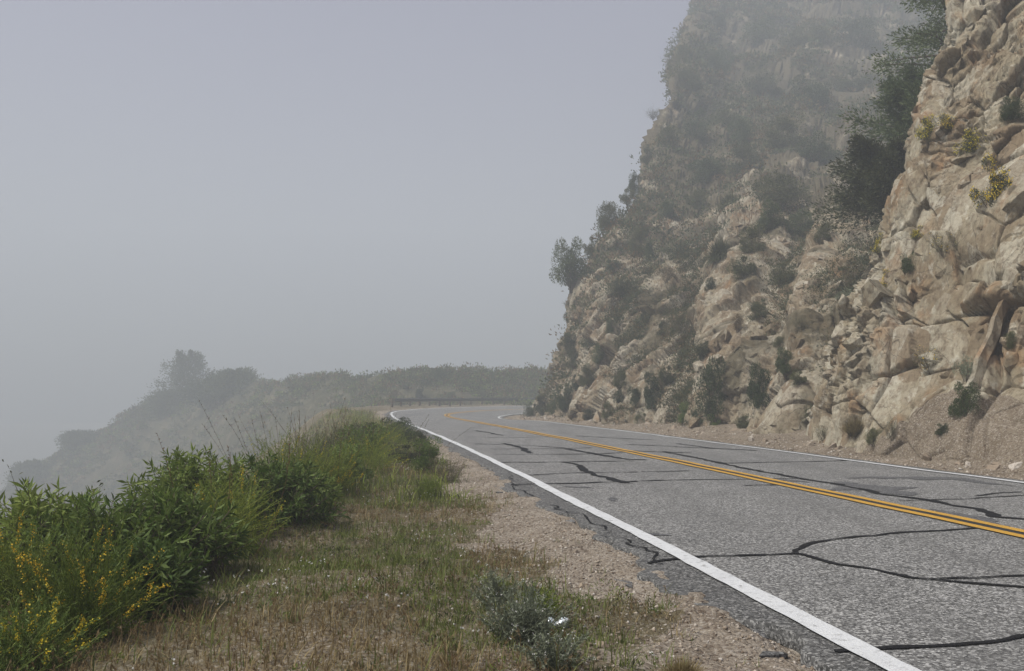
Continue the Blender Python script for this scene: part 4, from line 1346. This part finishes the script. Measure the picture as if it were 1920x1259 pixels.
broom(vp(630, 11.8), 1.1, .72, 240, 'green broom with yellow flowers right of the tall broom', 2023, .09, 'fresh', (0, 0), 8, 20)
broom(vp(690, 15.0), 1.6, .78, 280, 'tall green weeds beyond the yellow broom', 2024, .04, 'fresh', (0, 0), 10, 20)
broom(vp(655, 18.5), 1.8, .95, 280, 'hazy green weeds on the crest left of the road', 2025, .03, 'olive', (0, 0), 10, 18)
broom(vp(725, 21.0), 1.7, .85, 260, 'green weeds on the crest nearest the bend', 2026, .02, 'fresh', (0, 0), 6, 18)
broom(vp(590, 15.5), 1.6, .85, 260, 'green weeds behind the tall broom at the drop', 2027, .04, 'olive', (0, 0), 10, 18)
# dark shrubs beside the white line
for (px, Y, w, h, k, lab) in [
    (758, 24.0, .95, .62, 'dark', 'dark shrub on the verge where the white line passes behind the weeds'),
    (792, 23.0, .55, .50, 'dark', 'small dark upright shrub touching the white line'),
    (800, 15.6, .75, .60, 'green', 'leafy green shrub leaning to the white line'),
    (770, 17.5, 1.0, .50, 'olive', 'olive shrub behind the leafy green one on the verge'),
    (716, 19.5, 1.0, .55, 'olive', 'olive shrub among the tall weeds of the crest'),
    (676, 17.0, 1.2, .75, 'green', 'bushy green shrub on the crest among the tall weeds'),
    (738, 27.0, 1.3, .8, 'dark', 'dark bushy shrub at the far end of the verge crest'),
    (650, 13.4, 1.1, .62, 'green', 'low bushy green shrub right behind the yellow broom'),
    (700, 23.5, 1.3, .85, 'olive', 'olive bush on the outer crest before the bend')]:
    tag(plant(k, vp(px, Y) - np.array([0, 0, .03]), w, h), lab, 'shrub', 'shrubs along the verge')
for (px, Y, w, h, k, lab) in [
    (845, 13.8, .55, .48, 'twig', 'thin bare weed leaning over the gravel by the white line'),
    (805, 11.6, .55, .36, 'fresh', 'bright green weed clump at the edge of the gravel'),
    (60, 7.2, .9, .95, 'twig', 'thin twiggy weed standing against the fog at the far left')]:
    if k == 'fresh':
        broom(vp(px, Y), w, h, 130, lab, 2040, 0, 'fresh')
    else:
        tag(plant(k, vp(px, Y) - np.array([0, 0, .03]), w, h), lab, 'weed', 'weeds along the verge')

def grey_weed(p, w, h, stems, label, seed):
    r = np.random.default_rng(seed); root = empty('grey_weed', tuple(p)); mb = MB(); P, D, W = [], [], []
    for k in range(stems):
        u = unit(np.array([r.normal() - .25, r.normal(), abs(r.normal()) + .5]))
        e = u * np.array([w * .5, w * .5, h]) * (.6 + .5 * r.random())
        pts = curve_pts((r.normal(0, .08 * w), r.normal(0, .08 * w), -.04), e, h * .1, 6, r)
        tube(mb, pts, .003, .0012, 3)
        m = 20; t = .25 + .75 * r.random(m); i = np.minimum((t * 5).astype(int), 4)
        q = pts[i] + (pts[i + 1] - pts[i]) * (t * 5 - i)[:, None]
        P.append(q); D.append(unit(e) * .6 + r.normal(0, .6, (m, 3)))
        if r.random() < .3: W.append(pts[-1])
    mb.build('stems', M['grey'], root)
    P, D = np.concatenate(P), np.concatenate(D)
    V, Fq = leaf_quads(P, D, .018 + .02 * r.random(len(P)), .006, r)
    mk('leaves', V, Fq, M['grey'], root)
    W = np.repeat(np.array(W), 4, 0)
    V, Fq = leaf_quads(W + r.normal(0, .003, W.shape), r.normal(0, 1, W.shape), .008, .007, r)
    mk('flowers', V, Fq, M['wflower'], root)['kind'] = 'stuff'
    return tag(root, label, 'weed', 'weeds along the verge')
grey_weed(vp(985, 4.75), .62, .30, 150, 'pale grey-green weed with tiny white flowers at the bottom', 2051)
grey_weed(vp(1040, 4.25), .45, .17, 90, 'low grey-green weed below the crushed can', 2052)
grey_weed(vp(930, 5.5), .45, .24, 60, 'thin grey-green weed behind the pale flowering weed', 2053)
broom(vp(1010, 5.35), .30, .17, 90, 'small bright green weed beside the crushed can', 2054, 0, 'fresh')
t_ = plant('drygrass', vp(1275, 4.15), .30, .2); tag(t_, 'dry grass clump alone on the gravel at the bottom', 'grass clump', 'weeds along the verge')

# ---- grass, dry grass, foxtails and tiny flowers between them: nobody could count these
r_ = np.random.default_rng(909)
def verge_points(n, dens):
    out = []
    while len(out) < n:
        m = 6000
        s = 2.6 + 30 * r_.random(m) ** 1.7
        e0 = -(LANE + 1.15 + .0 * s); e1 = edge_left(s) - .9
        o = e0 + (e1 - e0) * r_.random(m) + .5
        P = rpos(s, o)
        keep = r_.random(m) < dens(P, s, o)
        for p in P[keep]:
            z = drop(BV_sh, p[0], p[1], 5)
            if z is not None: out.append((p[0], p[1], z))
            if len(out) >= n: break
    return np.array(out)
def dn_green(P, s, o):
    q = P * np.array([1, 1, 0])
    return border(P, o) * np.clip(fbm(q * 1.0 + 5, 3, 502) * 2.2 + .85, .10, 1) + .012
def dn_dry(P, s, o):
    q = P * np.array([1, 1, 0])
    return border(P, o) * np.clip(-fbm(q * 1.0 + 5, 3, 502) * 1.4 + .45, .08, 1) + .008

def tufts(name, pts, per, hmin, hmax, w, mat, spread, lean=.6):
    n = len(pts) * per
    b = np.repeat(pts, per, 0) + np.concatenate([r_.normal(0, spread, (n, 2)), np.full((n, 1), -.01)], 1)
    h = ((hmin + (hmax - hmin) * r_.random(n) ** 1.5) * np.repeat(.55 + 1.1 * r_.random(len(pts)) ** 2, per))[:, None]
    a = r_.random(n) * 6.283; t = np.abs(r_.normal(0, lean, n))
    D = np.stack([np.cos(a) * np.sin(t), np.sin(a) * np.sin(t), np.cos(t)], -1)
    S = unit(np.stack([-np.sin(a + r_.normal(0, .7, n)), np.cos(a), np.zeros(n)], -1)) * w * (.6 + .8 * r_.random((n, 1)))
    m = b + D * h * .55; tip = b + D * h + np.stack([np.cos(a), np.sin(a), -np.ones(n) * .6], -1) * h * .16
    V = np.stack([b - S, b + S, m + S * .7, m - S * .7, tip], 1).reshape(-1, 3)
    i = np.arange(n)[:, None] * 5
    return mk(name, V, [i + np.array([[0, 1, 2, 3]]), i + np.array([[3, 2, 4]])], mat), b, m, tip
g1 = verge_points(10500, dn_green)
o, _, _, _ = tufts('grass', g1, 9, .035, .15, .0030, M['grass'], .035, .75)
tag(o, 'short green grass growing on the verge', 'grass', kind='stuff')
g2 = verge_points(5000, dn_dry)
o, _, _, tp = tufts('dry_grass', g2, 8, .03, .15, .0024, M['straw'], .035, .95)
tag(o, 'short dry straw grass on the verge', 'grass', kind='stuff')
g2b = verge_points(2000, dn_dry)
o, _, _, _ = tufts('brown_weeds', g2b, 12, .02, .07, .003, M['brown'], .04, .9)
tag(o, 'low brown dried weeds on the verge', 'weeds', kind='stuff')
def tall_points(n):
    out = []
    while len(out) < n:
        s = 11 + 48 * r_.random(2000) ** 1.2; o = -(LANE + .95) - r_.random(2000) ** .8 * (-(edge_left(s)) - LANE + .8)
        P = rpos(s, o); keep = fbm(P * np.array([.9, .9, 0]), 3, 511) > -.05 + np.clip((14 - s) / 4, 0, 1) - .6 * np.clip((s - 20) / 6, 0, 1)
        for p in P[keep]:
            z = drop(BV_sh, p[0], p[1], 5)
            if z is not None: out.append((p[0], p[1], z))
    return np.array(out[:n])
g5 = tall_points(4200)
o, _, _, _ = tufts('tall_grass', g5, 9, .08, .42, .005, [M['fresh'], M['olive'], M['straw']], .09, .6)
o.data.polygons.foreach_set('material_index', np.tile(np.repeat(r_.choice([0, 0, 0, 1, 1, 2], len(g5)), 9), 2).astype(np.int32))
tag(o, 'tall green weeds and grass along the far verge', 'grass', kind='stuff')
# broad low weeds
g6 = verge_points(1500, dn_green)
per6 = 34
sz6 = np.repeat(.03 + .09 * r_.random(len(g6)) ** 2, per6)
u6 = unit(r_.normal(0, 1, (len(sz6), 3))); u6[:, 2] = np.abs(u6[:, 2])
V6, F6 = leaf_quads(np.repeat(g6, per6, 0) + u6 * sz6[:, None] * np.array([1, 1, .8]), u6 + [0, 0, .5] + r_.normal(0, .4, u6.shape), .016 + .016 * r_.random(len(sz6)), .007, r_)
o = mk('low_weeds', V6, F6, [M['green'], M['fresh'], M['olive'], M['brown']], mids=np.repeat(r_.choice([0, 1, 2, 2, 3], len(g6)), per6))
tag(o, 'small low leafy weeds scattered over the verge', 'weeds', kind='stuff')
# foxtail heads: little brushes of bristles
g3 = verge_points(3200, dn_dry)
hh = .04 + .07 * r_.random(len(g3))
hd = g3 + np.stack([r_.normal(0, .012, len(g3)), r_.normal(0, .012, len(g3)), hh], -1)
rep = 14
tt = r_.random((len(g3), rep)); ax3 = unit(np.stack([r_.normal(0, .4, len(g3)), r_.normal(0, .4, len(g3)), np.ones(len(g3))], -1))
Pb = (hd[:, None] + ax3[:, None] * (tt * .035)[..., None]).reshape(-1, 3)
Db = (np.repeat(ax3, rep, 0) * 1.3 + r_.normal(0, .55, (len(Pb), 3)))
V1, F1 = leaf_quads(Pb, Db, .016 + .014 * r_.random(len(Pb)), .0035, r_)
st = np.stack([g3 + [-.0012, 0, -.01], g3 + [.0012, 0, -.01], hd + [.001, 0, 0], hd + [-.001, 0, 0]], 1).reshape(-1, 3)
F2 = np.arange(len(st)).reshape(-1, 4) + len(V1)
tag(mk('foxtail_grass', np.concatenate([V1, st]), np.concatenate([F1, F2]), M['fox']), 'reddish brown foxtail grass heads on the verge', 'grass', kind='stuff')
# tiny white flowers in drifts, a few yellow ones
def dn_fl(P, s, o):
    return border(P, o) * (fbm(P * np.array([1.3, 1.3, 0]) + 9, 2, 505) > .38)
g4 = verge_points(1000, dn_fl)
q4 = g4 + np.stack([r_.normal(0, .01, len(g4)), r_.normal(0, .01, len(g4)), .05 + .07 * r_.random(len(g4))], -1)
V1, F1 = leaf_quads(np.repeat(q4, 4, 0), r_.normal(0, 1, (len(q4) * 4, 3)) + [0, 0, .4], .011, .010, r_)
st = np.stack([g4 + [-.001, 0, -.01], g4 + [.001, 0, -.01], q4 + [.001, 0, 0], q4 + [-.001, 0, 0]], 1).reshape(-1, 3)
nF = len(F1)
tag(mk('wildflowers', np.concatenate([V1, st]), np.concatenate([F1, np.arange(len(st)).reshape(-1, 4) + len(V1)]), [M['wflower'], M['fresh']], mids=np.concatenate([np.zeros(nF), np.ones(len(st) // 4)])),
    'tiny white wildflowers scattered in the verge grass', 'wildflowers', kind='stuff')

# ================================================================== haze
hv = [(-470, -70, -62), (470, -70, -62), (470, 640, -62), (-470, 640, -62), (-470, -70, 118), (470, -70, 118), (470, 640, 118), (-470, 640, 118)]
haze_m, nt, out = nodes('haze_air')
pv = nt.nodes.new('ShaderNodeVolumePrincipled')
pv.inputs['Color'].default_value = (.76, .815, .865, 1)
pv.inputs['Density'].default_value = HAZE_DENSITY
pv.inputs['Anisotropy'].default_value = 0.0
nt.links.new(pv.outputs[0], out.inputs['Volume'])
haze = mk('haze', hv, np.array([[3, 2, 1, 0], [4, 5, 6, 7], [0, 1, 5, 4], [1, 2, 6, 5], [2, 3, 7, 6], [3, 0, 4, 7]]), haze_m)
tag(haze, 'thin pale fog filling the canyon', 'haze', kind='stuff')
# prototypes nobody used are not part of the place
for ps in PROTO.values():
    for pr in ps:
        if pr.name not in USED:
            for ch in list(pr.children): bpy.data.objects.remove(ch)
            bpy.data.objects.remove(pr)
